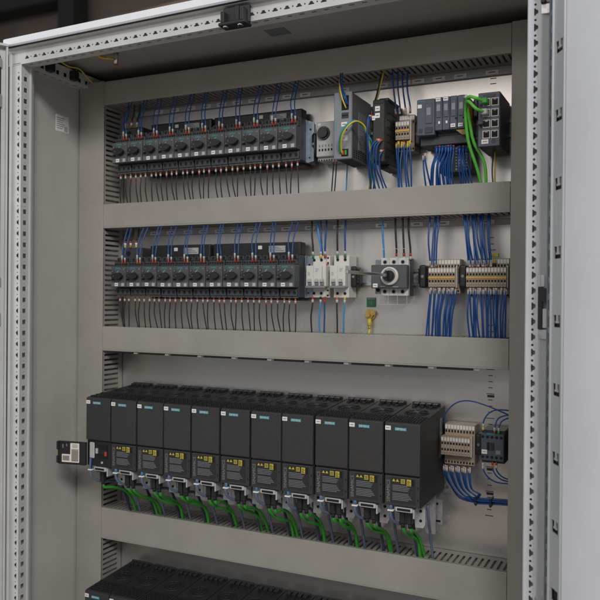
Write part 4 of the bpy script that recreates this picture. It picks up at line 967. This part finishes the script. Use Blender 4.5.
# free mounting bracket right of the drives
t = thing('shield_bracket', 'galvanised shield bracket with holes right of the last drive', 'bracket', (.755, 0, .30))
mb = MB(); mb.box(.738, .772, -.052, -.050, .283, .335, 'zinc', .0006); mb.box(.738, .740, -.050, -.002, .290, .330, 'zinc'); mb.box(.772, .782, -.030, -.028, .292, .300, 'zinc'); mb.box(.754, .762, -.052, -.050, .272, .283, 'zinc')
for x, z in ((.744, .328), (.761, .326), (.745, .292)): mb.cyl((x, -.0521, z), FR, .0026, .0005, 'hole', 10)
mb.box(.752, .768, -.0527, -.0521, .289, .293, 'hole'); obj('plate', mb, t)
mb = MB(); mb.box(.760, .776, -.0035, -.0006, .336, .366, 'zinc', .0005); mb.cyl((.770, -.0035, .351), FR, .003, .003, 'steel', 10); obj('mounting_foot', mb, t)

# ------------------------------------------------------------------ light
w = bpy.data.worlds.new('World'); SC.world = w; w.use_nodes = True
bg = w.node_tree.nodes['Background']; bg.inputs[0].default_value = (.88, .94, 1., 1); bg.inputs[1].default_value = .345
def area(name, loc, target, sx, sy, power, col):
    l = bpy.data.lights.new(name, 'AREA'); l.shape = 'RECTANGLE'; l.size = sx; l.size_y = sy; l.energy = power; l.color = col
    o = bpy.data.objects.new(name, l); COL.objects.link(o); o.location = loc
    o.rotation_euler = (V(target)-V(loc)).to_track_quat('-Z', 'Y').to_euler(); return o
area('hall_window_light', (3.0, -4.2, 3.6), (.4, 0, .6), 1.5, 1.0, 160, (1, .97, .93))
area('plate_fill_light', (-.4, -5.0, 2.7), (.6, 0, .9), 2.0, 1.1, 30, (1, .93, .86))  # added warm fill, placed to mirror in the mounting plate
area('door_fill_light', (-4.2, -1.75, 1.3), (1.15, -.6, .7), 1.0, 1.6, 95, (.96, .98, 1))  # added fill from the left, brightens the open right door

# ------------------------------------------------------------------ camera
cam = bpy.data.cameras.new('camera'); co = bpy.data.objects.new('camera', cam); COL.objects.link(co); SC.camera = co
yaw, pit, rol = .442845879, -.00412437841, .00823386182
F = V((-math.sin(yaw)*math.cos(pit), math.cos(yaw)*math.cos(pit), math.sin(pit))); R = V((math.cos(yaw), math.sin(yaw), 0)); U = R.cross(F)
R2 = R*math.cos(rol)+U*math.sin(rol); U2 = U*math.cos(rol)-R*math.sin(rol)
mt = Matrix((R2, U2, -F)).transposed().to_4x4(); mt.translation = V((1.16166251, -1.55932304, .746275991)); co.matrix_world = mt
cam.sensor_width = 36; cam.lens = 36*751.396628/600; cam.clip_start = .02; cam.clip_end = 100
cam.dof.use_dof = True; cam.dof.focus_distance = 1.5; cam.dof.aperture_fstop = 7.1
SC.view_settings.view_transform = 'Standard'; SC.view_settings.look = 'None'; SC.view_settings.exposure = 0; SC.view_settings.gamma = 1
SC.render.resolution_x = SC.render.resolution_y = 1024
